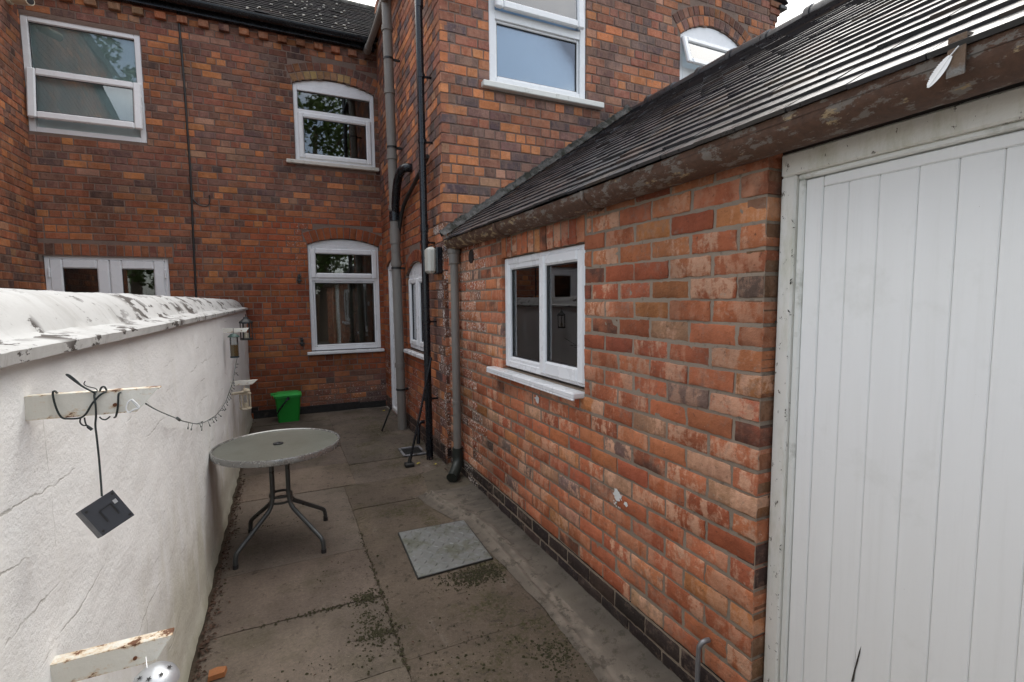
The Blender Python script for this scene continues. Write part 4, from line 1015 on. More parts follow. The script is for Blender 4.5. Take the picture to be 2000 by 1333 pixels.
r2 = MB(True); r2.v, r2.f = rg.v, rg.f; r2.bc = [(.03, .03, .033, 1)]*len(rg.v); r2.aux = [(0, 0, 0, 1)]*len(rg.v); r2.loc = list(rg.v); r2.build('ridge', M['tile'], ro_, smooth=True)
fl = MB(); n = 220; rows = []
for i in range(n+1):
    s = .11+(rlen-.16)*i/n; wv = .045+.026*mnoise.noise(Vector((s*9, 0, 3)))+.03*max(0, 1-s/.5); hh = .03+.022*mnoise.noise(Vector((s*11, 4, 3)))
    jz = lambda a: mnoise.noise(Vector((s*30, a, 1)))*.010+mnoise.noise(Vector((s*75, a*3, 1)))*.006
    rows.append([PR(4.0-wv, s, .030+jz(1)), PR(4.0-wv*.6, s, .05+jz(2)), PR(4.0-wv*.25, s, .05+hh*.6+jz(3)), PR(3.992, s, .055+hh+jz(4)), PR(4.02, s, .03)])
for i in range(n):
    for j in range(4): fl.add([rows[i][j], rows[i][j+1], rows[i+1][j+1], rows[i+1][j]], [(0, 1, 2, 3)])
fo = fl.build('mortar_fillet', M['lead'], ob, recalc=False)
q = MB(); p = at(985, 388, Y=3.95)
for px, py, rr in ((955, 413, .016), (972, 405, .012)):
    q = MB(); p = at(px, py, Y=3.93); lathe(q, [(0.0, -.012), (rr, -.004), (rr*.9, .006), (0, .012)], (p.x, 3.93, p.z+.01), 9); q.build('mortar_flake', M['stone_sill'], ob)
# gutter: cast ogee, sagging a little
gp = [(1.174, .0), (1.165, -.006), (1.170, -.035), (1.178, -.045), (1.196, -.062), (1.225, -.074), (1.258, -.072), (1.274, -.05), (1.274, -.0), (1.268, -.0), (1.266, -.045), (1.25, -.062), (1.225, -.064), (1.2, -.053), (1.184, -.03), (1.180, .0)]
gm = MB(); rows = []; n = 150
for i in range(n+1):
    y = -2.4+(3.73+2.4)*i/n; zz = 1.886+.004*math.sin(y*2.3)+mnoise.noise(Vector((y*14, 1, 2)))*.0016
    rows.append([(x+mnoise.noise(Vector((y*16, x*30, 7)))*.0018, y, zz+dz) for x, dz in gp])
vs = [p for r in rows for p in r]; m_ = len(gp); fs = []
for i in range(n):
    for j in range(m_): fs.append((i*m_+j, i*m_+(j+1) % m_, (i+1)*m_+(j+1) % m_, (i+1)*m_+j))
fs += [tuple(range(m_)), tuple(range(n*m_, (n+1)*m_))]; gm.add(vs, fs)
gu = gm.build('gutter', M['gutter'], ob, smooth=True, org=None)
for yy in (2.72, 1.78):
    q = MB(); c = [(x-.004 if x < 1.2 else x, yy, 1.886+dz-.004) for x, dz in gp[1:8]]; tube(q, smooth_path(c, 3), .009, 10); q.build('gutter_joint', M['gutter'], gu, smooth=True)
q = MB(); yb0 = .512
q.add([(1.158, yb0+a, z) for z in (1.90, 1.835) for a in (-.014, .014)]+[(1.20, yb0+a, 1.905) for a in (-.014, .014)]+[(1.154, yb0+a, z) for z in (1.906, 1.832) for a in (-.014, .014)]+[(1.20, yb0+a, 1.911) for a in (-.014, .014)],
      [(0, 1, 3, 2), (0, 1, 5, 4), (6, 7, 9, 8), (6, 7, 11, 10), (0, 2, 8, 6), (1, 3, 9, 7), (2, 3, 9, 8), (0, 4, 10, 6), (1, 5, 11, 7)])
q.build('gutter_strap', simple('zinc_strap', (.15, .145, .135), .7, .3, 30, dirt=(.12, .075, .045), dirt_amt=.75, bump=.3), gu)
fa = MB(); box(fa, (-2.4, 1.838, .001), (3.98, 1.90, .012), PO, .002); fa.build('fascia', simple('fascia', (.055, .045, .038), .85, .4, 10, bump=.3, dirt=(.25, .19, .11), dirt_amt=.5), ob)
# rainwater downpipe of the outbuilding
dp = thing('grey_downpipe', (1.235, 3.69, 0), 'grey downpipe at the far end of the outbuilding, with dark green shoe', 'pipe')
q = MB(); tube(q, [(1.236, 3.69, .20), (1.236, 3.69, 1.77)], .032, 20); q.build('pipe', M['grey_plastic'], dp, smooth=True)
q = MB(); lathe(q, [(.036, -.05), (.042, -.045), (.044, .03), (.05, .035), (.05, .06), (.04, .07)], (1.236, 3.69, 1.755), 20); q.build('outlet', M['grey_plastic'], dp, smooth=True)
q = MB(); tube(q, smooth_path([(1.236, 3.69, .25), (1.236, 3.69, .17), (1.225, 3.67, .12), (1.185, 3.62, .075), (1.145, 3.57, .05)], 5), [.042]*5+[.042]*15+[.045], 18); q.build('shoe', simple('green_iron', (.018, .024, .02), .5, .3, 12, dirt=(.06, .06, .05), dirt_amt=.5), dp, smooth=True)
q = MB(); ring_(q, (1.236, 3.69, .62), .036, .02); box(q, (1.236, 3.68, .612), (1.282, 3.70, .628), I, .003); q.build('bracket', M['grey_plastic'], dp)
# big white boarded door with its frame
dr = MB(); XD = 1.345
PD = lambda u, v, n: (XD-n, u, v)
fr = MB(); PJ = lambda u, v, n: (1.33-n, u+.003*math.sin(v*3), v)
box(fr, (.948, 0.0, -.09), (.994, 1.77, 0), PJ, .005); box(fr, (-.31, 0, -.09), (-.265, 1.77, 0), PJ, .005); box(fr, (-.31, 1.7705, -.09), (.994, 1.834, .002), PJ, .005)
door = fr.build('door', M['frame_paint'], ob); door['label'] = 'tall white boarded outbuilding door in a flaking white frame'
rb = MB(); box(rb, (.928, 0.0, -.10), (.948, 1.755, -.012), PJ, .004); box(rb, (-.265, 1.755, -.10), (.948, 1.7705, -.01), PJ, .004); rb.build('rebate', M['upvc_dirty'], door)
PS = lambda u, v, n: (1.348-n, u, v)
st = MB(); box(st, (.878, .02, -.03), (.926, 1.752, 0), PS, .003); box(st, (-.262, 1.724, -.03), (.8775, 1.752, -.0004), PS, .003); st.build('stile', M['door'], door)
gx = [.8775, .811, .738, .655, .58, .505, .43, .355, .28, .205, .13, .055, -.02, -.095, -.17, -.262]
bdm = MB()
for a, b_ in zip(gx, gx[1:]):
    box(bdm, (b_+.0003, .02, -.03), (a-.0003, 1.7235, -.0012-rng.uniform(0, .0005)), PS, .0022)
box(bdm, (-.26, .02, -.034), (.875, 1.72, -.026), PS, 0)
bdm.build('board_panel', M['door'], door)
q = MB(); rdb = random.Random(9)
for k in range(34):                       # cobweb and leaf debris caught along the frame
    uu = rdb.choice([.995, .993, .949, .947]); zz = rdb.uniform(.12, 1.72); r = rdb.uniform(.0018, .006)
    for e in range(3):
        pp = Vector(PJ(uu+rdb.uniform(-.004, .004), zz+rdb.uniform(-.01, .01), .001)); leafd = Vector((0, rdb.uniform(-1, 1), rdb.uniform(-1, 1)))*r
        q.add([pp-leafd, pp+Vector((-.003, leafd.z*.3, -leafd.y*.3)), pp+leafd, pp+Vector((-.0008, -leafd.z*.2, leafd.y*.2))], [(0, 1, 2), (0, 2, 3)])
q.build('debris', M['soil'], door, recalc=False)['kind'] = 'stuff'
q = MB(); pts = [at(x, y_, X=1.3478) for x, y_ in ((1682, 1262), (1680, 1275), (1676, 1292), (1671, 1310), (1667, 1332), (1662, 1332), (1668, 1308), (1673, 1290), (1678, 1272))]
q.add(pts, [tuple(range(9))]); q.build('paint_chip', M['soil'], door, recalc=False)
# overflow pipe by the plinth, feather
op = MB(); tube(op, smooth_path([(1.275, 1.158, .262), (1.255, 1.16, .262), (1.243, 1.165, .25), (1.24, 1.17, .22), (1.24, 1.172, .1), (1.24, 1.172, .0)], 5), .0085, 14)
tag(op.build('copper_overflow', simple('grey_pipe_metal', (.24, .24, .25), .4, .15, 20, metallic=.5), smooth=True), 'small bent grey metal pipe at the foot of the outbuilding wall', 'pipe')
ft = MB(); a = Vector((1.152, .520, 1.872)); b_ = Vector((1.150, .552, 1.826)); n = 14; d = b_-a
for i in range(n):
    t0, t1 = i/n, (i+1)/n; wf = lambda t: .011*math.sin(math.pi*min(1, t*.9+.08))**.6
    sdv = Vector((-.002, .8, .55)).normalized(); wj = 1-.35*rng.random()
    p0, p1 = a+d*t0, a+d*t1
    ft.add([p0+sdv*wf(t0)*wj, p0, p1, p1+(sdv+d.normalized()*.25)*wf(t1)], [(0, 1, 2, 3)]); ft.add([p0-sdv*wf(t0)*.8, p0, p1, p1-sdv*wf(t1)*.8], [(3, 2, 1, 0)])
tube(ft, [a+Vector((0, -.012, .012)), a, b_], .0012, 6)
tag(ft.build('feather', M['feather'], recalc=False), 'white feather stuck on the rusty gutter above the white door', 'feather')

# ================================================================== WHITE GARDEN WALL
gw = thing('garden_wall', (-.54, 2.5, 0), 'low white rendered boundary wall with rounded flaking coping along the left', 'wall')
XG = -.39
b = MB(); ny, nz = 340, 60; vs = []; fs = []
for j in range(nz+1):
    for i in range(ny+1):
        y = -2.4+(6.715+2.4)*i/ny; z = 1.36*j/nz
        x = XG+.006*mnoise.noise(Vector((0, y*2.1, z*2.3)))+.004*mnoise.noise(Vector((3, y*9, z*11)))+.0018*mnoise.noise(Vector((7, y*33+z*9, z*40)))
        x += .014*max(0, (.07-z)/.07)**1.4*(1+.6*mnoise.noise(Vector((1, y*8, 0))))
        if y > 6.1: x += .02*(.5+.5*mnoise.noise(Vector((2, y*3, z*7))))
        vs.append((x, y, z))
for j in range(nz):
    for i in range(ny): o = j*(ny+1)+i; fs.append((o, o+1, o+ny+2, o+ny+1))
b.add(vs, fs); box(b, (-.69, -2.4, 0), (-.43, 6.715, 1.36), I, 0); b.build('wall', M['render'], gw, smooth='all', recalc=False)
prof = [(-.395, 1.336), (-.372, 1.334), (-.360, 1.335), (-.357, 1.355), (-.363, 1.359), (-.405, 1.366), (-.421, 1.372), (-.430, 1.388), (-.448, 1.415), (-.475, 1.441), (-.508, 1.456), (-.54, 1.46), (-.572, 1.456), (-.605, 1.441), (-.632, 1.415), (-.65, 1.388), (-.66, 1.37), (-.71, 1.355), (-.71, 1.335), (-.68, 1.336)]
cp = MB(); n = 420; vs = []; fs = []; m_ = len(prof)
for i in range(n+1):
    y = -2.4+(6.71+2.4)*i/n
    for k, (x, z) in enumerate(prof):
        nz_ = mnoise.noise(Vector((x*14, y*6, z*14))); n2 = mnoise.noise(Vector((x*40, y*30, z*40)))
        dx = .0035*nz_+.0022*n2+.004*mnoise.noise(Vector((1, y*1.1, 0))); dz = .0035*nz_+.0022*n2+.004*mnoise.noise(Vector((5, y*.9, 0)))
        if 1 <= k <= 4: dx += .003*mnoise.noise(Vector((9, y*7, 0)))-.007*max(0, mnoise.noise(Vector((4, y*17, 0)))-.15)-.004*max(0, mnoise.noise(Vector((4, y*47, 0)))); dz *= .6
        vs.append((x+dx, y, z+dz))
for i in range(n):
    for j in range(m_): fs.append((i*m_+j, i*m_+(j+1) % m_, (i+1)*m_+(j+1) % m_, (i+1)*m_+j))
fs += [tuple(range(m_)), tuple(range(n*m_, (n+1)*m_))]
cp.add(vs, fs); cp.build('coping', M['coping'], gw, smooth=True)

# --- metal brackets on the white wall
def bracket(name, y, zt, x1, h, label, tip=.035, th=.022):
    t = thing(name, (XG, y, zt-h), label, 'bracket', 'cream metal brackets on the white wall')
    q = MB(); poly = [(XG-.01, zt-h), (x1-tip, zt-h), (x1, zt), (XG-.01, zt)]
    prism(q, poly, y, y+.0035, lambda u, v, n: (u, n, v)); q.build('web', M['rusty_cream'], t)
    q = MB(); box(q, (XG-.01, y+.0036, zt-.0035), (x1, y+th, zt), I, .001); q.build('flange', M['rusty_cream'], t)
    q = MB(); xr = x1-tip-.035
    for xx, zz in ((x1-tip-.03, zt-h*.62),): tube(q, [(xx, y+.001, zz), (xx, y-.003, zz)], .0032, 10)
    q.build('bolt', M['rust'], t); return t
YK = 1.07
tip1 = at(311, 766, Y=YK); tip2 = at(336, 1240, Y=YK)
zt1 = at(45, 775, X=XG).z
bracket('wall_bracket', YK, 1.272, tip1.x, .041, 'cream metal bracket wrapped in black cable, nearest the coping', .035)
bracket('wall_bracket', YK, .800, tip2.x, .042, 'rust-streaked cream metal bracket low on the white wall holding a silver lid', .028, .026)
t3 = at(486, 641, Y=4.15); t4 = at(503, 743, Y=4.45)
bracket('wall_bracket', 4.15, t3.z, t3.x, .03, 'far cream bracket with rusty tip, bird feeder hanging from it', .02)
bracket('wall_bracket', 4.45, t4.z+.004, t4.x, .035, 'far grey-white bracket just above the cream lantern', .04)
# white S hook on near bracket
hk = MB(); xh, zh = at(255, 783, Y=YK-.006).x, at(255, 783, Y=YK-.006).z
q0 = [at(x, y_, Y=YK-.008-.004*k/6) for k, (x, y_) in enumerate(((256, 781), (250, 786), (246, 798), (252, 806), (262, 800), (272, 797), (268, 790), (258, 781)))]
tube(hk, smooth_path(q0, 4), .0014, 6); tube(hk, [at(257, 781, Y=YK-.009), at(272, 797, Y=YK-.011)], .0022, 8)
tag(hk.build('wire_hook', M['upvc'], smooth=True), 'white wire hook threaded through the hole at near bracket tip', 'hook')
# --- solar panel unit and its cable
pan = thing('solar_light_unit', tuple(at(205, 1003, Y=YK)), 'dark plastic solar light box hanging on a black cable in front of white wall', 'solar light')
A_, B_, C_, D_ = [at(x, y_, Y=1.035) for x, y_ in ((156, 998), (220, 957), (260, 1002), (201, 1047.6))]
dv = at(147, 1004, Y=1.058)-A_
ctr = (A_+B_+C_+D_)/4; e1 = (B_-A_); e2 = (D_-A_)
def PQ(u, v, n): return tuple(A_+e1*u+e2*v+dv*(-n/.022))
q = MB(); box(q, (0, 0, -.022), (1, 1, 0), lambda u, v, n: PQ(u, v, n), .0)
q.build('case', M['dark_slate_plastic'], pan)
ePan = (e1.cross(e2)).normalized(); 
if ePan.y > 0: ePan = -ePan
q = MB()
def strip(u0, v0, u1, v1, w_):
    a = A_+e1*u0+e2*v0; b_ = A_+e1*u1+e2*v1; d = (b_-a).normalized(); s_ = d.cross(ePan)*w_
    vs = [a+s_, b_+s_, b_-s_, a-s_]; q.add([p+ePan*.0002 for p in vs]+[p+ePan*.0012 for p in vs], [(0, 1, 2, 3), (4, 5, 6, 7), (0, 1, 5, 4), (1, 2, 6, 5), (2, 3, 7, 6), (3, 0, 4, 7)])
strip(.44, .16, .44, .64, .0022) if False else None
strip(.36, .33, .36, .72, .0012); strip(.72, .31, .72, .70, .0012); strip(.36, .33, .72, .31, .0006)
q.build('mount_rail', M['gasket'], pan)
for u, v in ((.10, .14), (.93, .09), (.92, .90), (.10, .88)):
    q = MB(); p = A_+e1*u+e2*v; tube(q, [p+ePan*.0001, p+ePan*.0010], .0022, 10); q.build('screw', M['gasket'], pan)
q = MB(); p = A_+e1*.86+e2*.32
qv = [p-e1*.05-e2*.06, p+e1*.05-e2*.06, p+e1*.05+e2*.06, p-e1*.05+e2*.06]; q.add([x+ePan*.0002 for x in qv]+[x+ePan*.0014 for x in qv], [(0, 1, 2, 3), (4, 5, 6, 7), (0, 1, 5, 4), (1, 2, 6, 5), (2, 3, 7, 6), (3, 0, 4, 7)]); q.build('switch', M['silver'], pan)
F = lambda x, y_, d=0.0: at(x, y_, Y=YK-.006-d)
def cpt(cx, cy, d=0.0): return F(60+cx/6.667, 720+cy/6.667, d)
cab = MB()
tube(cab, smooth_path([cpt(355, 335, -.02), cpt(310, 295), cpt(288, 340), cpt(330, 510), cpt(400, 635), cpt(500, 655, -.004), cpt(640, 645, -.004), cpt(720, 590), cpt(800, 460), cpt(900, 350), cpt(980, 305, -.006), cpt(1060, 293, -.02), cpt(1130, 300, -.03)], 7), .0016, 8)
tube(cab, smooth_path([cpt(1240, 302, -.03), cpt(1160, 318, -.004), cpt(1142, 360), cpt(1135, 500), cpt(1112, 615, -.004), cpt(1090, 640, -.03)], 7), .0017, 8)
tube(cab, smooth_path([cpt(890, 300, -.02), cpt(835, 330, -.006), cpt(832, 400), cpt(845, 480, .002), cpt(850, 620, .003), cpt(842, 740, .004), cpt(860, 900, .006), cpt(890, 1180, .01), F(197, 940, .02), F(199, 970, .028)], 8), .0016, 8)
tube(cab, smooth_path([cpt(900, 300), cpt(920, 250), cpt(960, 240), cpt(990, 290)], 6), .0015, 8)
tube(cab, smooth_path([cpt(830, 318, -.004), cpt(700, 250), cpt(600, 185), cpt(500, 110), cpt(465, 80), cpt(510, 92), cpt(600, 165), cpt(670, 230), cpt(800, 300), cpt(880, 300, -.01)], 6), .0014, 8)
tube(cab, smooth_path([cpt(650, 645), cpt(642, 700), cpt(680, 740), cpt(740, 745), cpt(770, 770)], 6), .0012, 8); tube(cab, smooth_path([cpt(700, 640), cpt(710, 700), cpt(735, 750), cpt(800, 800)], 5), [.0012]*11+[.0026]*5, 8)
tube(cab, smooth_path([cpt(895, 630), cpt(930, 660), cpt(980, 665), cpt(1035, 625)], 6), .0012, 8)
tube(cab, smooth_path([cpt(710, 165), cpt(695, 205), cpt(740, 235), cpt(840, 260), cpt(870, 290)], 6), .0008, 6)
cab.build('cable', M['cable'], pan, smooth=True)
# --- fairy lights from bracket to the far end
fl_ = thing('fairy_lights', (-.37, 2.0, 1.0), 'thin dark fairy light string drooping along the white wall between brackets', 'string lights')
fp = [at(285, 789, Y=YK+.01), at(310, 803, X=-.352), at(348, 819, X=-.355), at(362, 824, X=-.358), at(390, 828, X=-.36), at(410, 819, X=-.362), at(425, 808, X=-.362), at(440, 786, X=-.362), at(448, 765, X=-.362), at(455, 745, X=-.362), at(459, 720, X=-.362), at(465, 690, X=-.362)]
wpts = smooth_path(fp, 8)
q = MB(); tube(q, wpts, [.0016+.0010*max(0, min(1, (p.y-1.2)/3)) for p in wpts], 7); tube(q, [at(346, 817, X=-.352), at(351, 821, X=-.352)], .005, 8); q.build('wire', M['fairy_wire'], fl_, smooth=True)
rl = random.Random(4)
for i in range(26, len(wpts)-6, 2):
    q = MB(); p = wpts[i]; d = Vector((rl.uniform(.0, .02), rl.uniform(-.06, .06)*max(1, p.y*.5), rl.uniform(-.026, .004)*max(1, p.y*.4)))
    tube(q, [p, p+d*.8], .0009*max(1, p.y*.5), 5); tube(q, [p+d*.75, p+d], .0026*max(1, p.y*.35), 6); q.build('bulb', M['fairy_wire'], fl_)
# --- silver star lid hung from the low bracket
lid = thing('silver_lid', tuple(at(300, 1325, Y=1.0)), 'silver dome lid with star cutouts hanging under the low rusty bracket', 'lantern lid')
c0 = at(303, 1322, Y=1.03); dm = MB(); lathe(dm, [(0, .018), (.010, .0175), (.022, .013), (.031, .005), (.036, -.006), (.037, -.012), (.034, -.012)], c0, 36); 
lid.location = c0; ORG[lid] = Vector(c0)
dm.build('dome', M['silver'], lid, smooth=True)
for an in (-100, -55, -10, 215):
    q = MB(); a = R_(an); n_ = Vector((math.cos(a)*.45, math.sin(a)*.45, .9)).normalized(); p = c0+Vector((math.cos(a)*.0235, math.sin(a)*.0235, .0135)); tx = Vector((-math.sin(a), math.cos(a), 0)); ty = n_.cross(tx)
    vs = [p+n_*.0006]+[p+n_*.0006+(tx*math.cos(R_(36*k))+ty*math.sin(R_(36*k)))*(.0052 if k % 2 == 0 else .0022) for k in range(10)]
    q.add(vs, [(0, 1+k, 1+(k+1) % 10) for k in range(10)]); q.build('star_shade', M['gasket'], lid, recalc=False)  # flat dark stars laid on the dome paint the shaded cutouts
q = MB(); tube(q, [at(285, 1284, Y=1.06), c0+Vector((-.012, .005, .017))], .001, 6); q.build('string', M['upvc'], lid)
# --- bird feeder, lanterns at the far end
bf = thing('bird_feeder', tuple(at(456, 700, X=-.33)), 'hanging tube bird feeder with green roof and seed on the white wall', 'bird feeder')
YF = 4.12; sC_ = lambda x, y_: at(x, y_, Y=YF)
top, bot = sC_(455, 656), sC_(457, 699); rF = (sC_(465, 680).x-sC_(448, 680).x)/2; cx = top.x+.004
q = MB(); lathe(q, [(0, .018), (rF*.8, .01), (rF*1.45, -.008), (rF*1.4, -.011), (0, -.004)], (cx, YF, top.z), 20); q.build('roof', simple('feeder_green', (.03, .07, .06), .5), bf, smooth=True)
q = MB(); lathe(q, [(rF*.92, 0), (rF*.92, (top.z-bot.z)*.52)], (cx, YF, bot.z+.008), 20); q.build('seed', simple('seed', (.28, .17, .05), .9, .5, 90), bf)
q = MB(); lathe(q, [(rF, 0), (rF, top.z-bot.z-.02)], (cx, YF, bot.z+.008), 20); q.build('tube', M['glass'], bf, smooth=True)
q = MB(); lathe(q, [(rF*1.05, 0), (rF*1.05, .012)], (cx, YF, bot.z), 20); q.build('base', simple('feeder_base', (.02, .04, .05), .5), bf)
q = MB(); tube(q, [(cx, YF, top.z+.015), (cx, YF, top.z+.055)], .002, 6); q.build('hanger', M['dark_iron'], bf)
def lantern(name, c, r, h, mat, label):
    t = thing(name, (c[0], c[1], c[2]), label, 'lantern', 'small lanterns on the white wall')
    q = MB(); lathe(q, [(r*1.05, 0), (r*1.05, h*.06), (r*.95, h*.08)], c, 6); q.build('base', M[mat], t)
    for k in range(6):
        a = R_(60*k); q = MB(); x, y_ = c[0]+r*.9*math.cos(a), c[1]+r*.9*math.sin(a); box(q, (x-.004, y_-.004, c[2]+h*.06), (x+.004, y_+.004, c[2]+h*.72), I, .001); q.build('post', M[mat], t)
    q = MB(); lathe(q, [(r*1.0, h*.72), (r*1.12, h*.74), (r*1.05, h*.80), (r*.45, h*.92), (r*.35, h), (0, h*1.02)], c, 6); q.build('roof', M[mat], t)
    q = MB(); tube(q, [(c[0], c[1], c[2]+h*.07), (c[0], c[1], c[2]+h*.3)], r*.35, 12); q.build('candle', M['cream_metal'], t)
    q = MB(); tube(q, smooth_path([(c[0], c[1], c[2]+h), (c[0], c[1]+.0, c[2]+h*1.12)], 2), .004, 6); q.build('ring', M[mat], t); return t
p = at(480, 799, Y=4.6); lantern('lantern', (p.x, 4.6, p.z), .042, .17, 'cream_metal', 'cream metal candle lantern hung low on the white wall end')
p = at(482, 664, Y=4.9); lantern('lantern', (p.x, 4.9, p.z), .05, .2, 'dark_iron', 'black metal lantern hung high behind the bird feeder')
ar = MB(); a, b_ = at(455, 770, Y=4.55), at(478, 766, Y=4.55); tube(ar, [(XG-.005, 4.55, a.z), (b_.x, 4.55, b_.z)], .011, 10); lathe(ar, [(0, -.02), (.022, -.012), (.026, 0), (.018, .014), (0, .02)], (b_.x+.015, 4.55, b_.z+.01), 14)
tag(ar.build('hanging_arm', M['cream_metal'], smooth=True), 'white knob-ended arm sticking out above the cream lantern', 'bracket')

# ================================================================== TABLE
tc = Vector((-.048, 3.125, 0)); ZT = .60; RTp = .34
tb = thing('garden_table', tuple(tc), 'round grey glass patio table with dark bent metal legs beside the white wall', 'table')
q = MB(); lathe(q, [(0, .600), (RTp-.0125, .600), (RTp-.0125, .594), (0, .594)], (tc.x, tc.y, 0), 72); q.build('glass_top', M['glass_top'], tb, smooth=True)
q = MB(); lathe(q, [(RTp-.014, .602), (RTp-.008, .607), (RTp-.001, .606), (RTp+.002, .60), (RTp+.001, .575), (RTp-.004, .572), (RTp-.012, .574), (RTp-.014, .59), (RTp-.014, .602)], (tc.x, tc.y, 0), 96); q.build('rim', M['table_rim'], tb, smooth=True)
q = MB(); lathe(q, [(.026, .601), (.028, .606), (.014, .607), (.011, .602)], (tc.x, tc.y, 0), 24); q.build('parasol_hole', M['gasket'], tb, smooth=True)
q = MB(); tube(q, [(tc.x, tc.y-RTp+.02, .58), (tc.x, tc.y+RTp-.02, .58)], .009, 8); tube(q, [(tc.x-RTp+.02, tc.y, .58), (tc.x+RTp-.02, tc.y, .58)], .009, 8); q.build('cross_bar', M['table_metal'], tb)
for fx, fy, sx_, sy_ in ((-.28, 2.925, -1, -1), (.162, 2.90, 1, -1), (-.229, 3.365, -1, 1), (.205, 3.334, 1, 1)):
    a = Vector((tc.x+sx_*.042, tc.y+sy_*.042, 0)); ft_ = Vector((fx, fy, 0)); d = ft_-a
    pts = [a+Vector((0, 0, .585)), a+Vector((0, 0, .36)), a+Vector((0, 0, .30)), a+d*.05+Vector((0, 0, .255)), a+d*.14+Vector((0, 0, .225)), a+d*.88+Vector((0, 0, .095)), a+d*.965+Vector((0, 0, .075)), a+d*.995+Vector((0, 0, .045)), ft_]
    pts2 = [pts[0], pts[1]]+smooth_path(pts[2:5], 4)+smooth_path(pts[5:8], 4)+[pts[8]]
    q = MB(); tube(q, pts2, .0125, 14); lg = q.build('leg', M['table_metal'], tb, smooth=True)
    q = MB(); tube(q, [ft_, ft_+Vector((0, 0, .022))], .0145, 14); q.build('rubber_foot', M['gasket'], lg, smooth=True)
q = MB()
for z in (.30, .265):
    lathe(q, [(.055, z-.006), (.064, z-.006), (.064, z+.006), (.055, z+.006), (.055, z-.006)], (tc.x, tc.y, 0), 24)
q.build('collar', M['table_metal'], tb, smooth=True)

# ================================================================== SMALL YARD THINGS
bn = thing('food_caddy', (.03, 6.44, 0), 'small bright green lidded plastic caddy bin against the back wall', 'bin')
def tap(mb, x0, x1, y0, y1, z0, X0, X1, Y0, Y1, z1, b=.012, sg=4):
    def ringp(x0, x1, y0, y1, z):
        o = []
        for cx, cy, a0 in ((x1-b, y1-b, 0), (x0+b, y1-b, 90), (x0+b, y0+b, 180), (x1-b, y0+b, 270)):
            for k in range(sg+1): a = R_(a0+90*k/sg); o.append((cx+b*math.cos(a), cy+b*math.sin(a), z))
        return o
    r0, r1 = ringp(x0, x1, y0, y1, z0), ringp(X0, X1, Y0, Y1, z1); n = len(r0)
    mb.add(r0+r1, [tuple(range(n-1, -1, -1)), tuple(range(n, 2*n))]+[(i, (i+1) % n, n+(i+1) % n, n+i) for i in range(n)])
q = MB(); tap(q, -.085, .145, 6.35, 6.53, .0, -.11, .168, 6.32, 6.56, .30, .03); q.build('body', M['green_plastic'], bn, smooth=True)
q = MB(); tap(q, -.122, .178, 6.305, 6.575, .296, -.125, .18, 6.30, 6.58, .325, .03); tap(q, -.118, .174, 6.31, 6.57, .325, -.09, .14, 6.34, 6.54, .345, .03); tap(q, -.155, -.10, 6.40, 6.48, .318, -.155, -.10, 6.40, 6.48, .342, .015); q.build('lid', M['green_lid'], bn, smooth=True)
q = MB(); tube(q, smooth_path([(.03, 6.295, .295), (.0, 6.288, .255), (-.05, 6.29, .19), (-.092, 6.32, .12)], 5), .010, 8); tube(q, [(.03, 6.30, .293), (.03, 6.285, .293)], .02, 12); q.build('handle', M['black_plastic'], bn, smooth=True)
br = thing('leaning_pole', (.95, 4.15, 0), 'thin black pole with small dark foot leaning against the black downpipe', 'pole')
q = MB(); tube(q, [(.955, 4.14, .05), (1.07, 4.16, .5), (1.175, 4.185, .93)], .0105, 12); q.build('shaft', M['black_plastic'], br, smooth=True)
q = MB(); box(q, (.905, 4.10, .0), (.985, 4.17, .035), I, .008); tube(q, [(.945, 4.137, .03), (.962, 4.142, .09)], .016, 10); q.build('foot', M['dark_iron'], br)
p0, p1 = at(746, 842, Z=.005), at(764, 795, Y=5.33)
q = MB(); tube(q, [p0, p1], .0095, 10); tag(q.build('short_stick', M['dark_iron'], smooth=True), 'short dark stick leaning beside foot of the soil pipe', 'stick')
dg = thing('drain_gully', (1.06, 4.52, 0), 'small square drain gully with pale grey rim near the black downpipe', 'drain')
PG = lambda u, v, n: (u, v, n)
q = MB(); frame_rect(q, PG, .96, 1.17, 4.40, 4.66, .02, .002, .018, .004); q.build('rim', simple('drain_rim', (.22, .22, .235), .5, .2, 18, dirt=(.06, .05, .04), dirt_amt=.7), dg)
q = MB(); box(q, (.98, 4.42, .001), (1.15, 4.64, .005), I, 0); q.build('sump_shade', M['gasket'], dg)  # flat black sheet paints the shade of the pit below the bars
for k in range(6):
    q = MB(); box(q, (.98, 4.435+k*.035, .006), (1.15, 4.447+k*.035, .012), I, .002); q.build('bar', M['dark_iron'], dg)
wp = MB(); tube(wp, smooth_path([(1.25, 4.75, .22), (1.215, 4.75, .22), (1.19, 4.74, .20), (1.18, 4.72, .15), (1.17, 4.70, .02)], 4), .018, 12); tag(wp.build('waste_pipe', M['black_plastic'], smooth=True), 'short black waste pipe bending from brick wall to the drain', 'pipe')
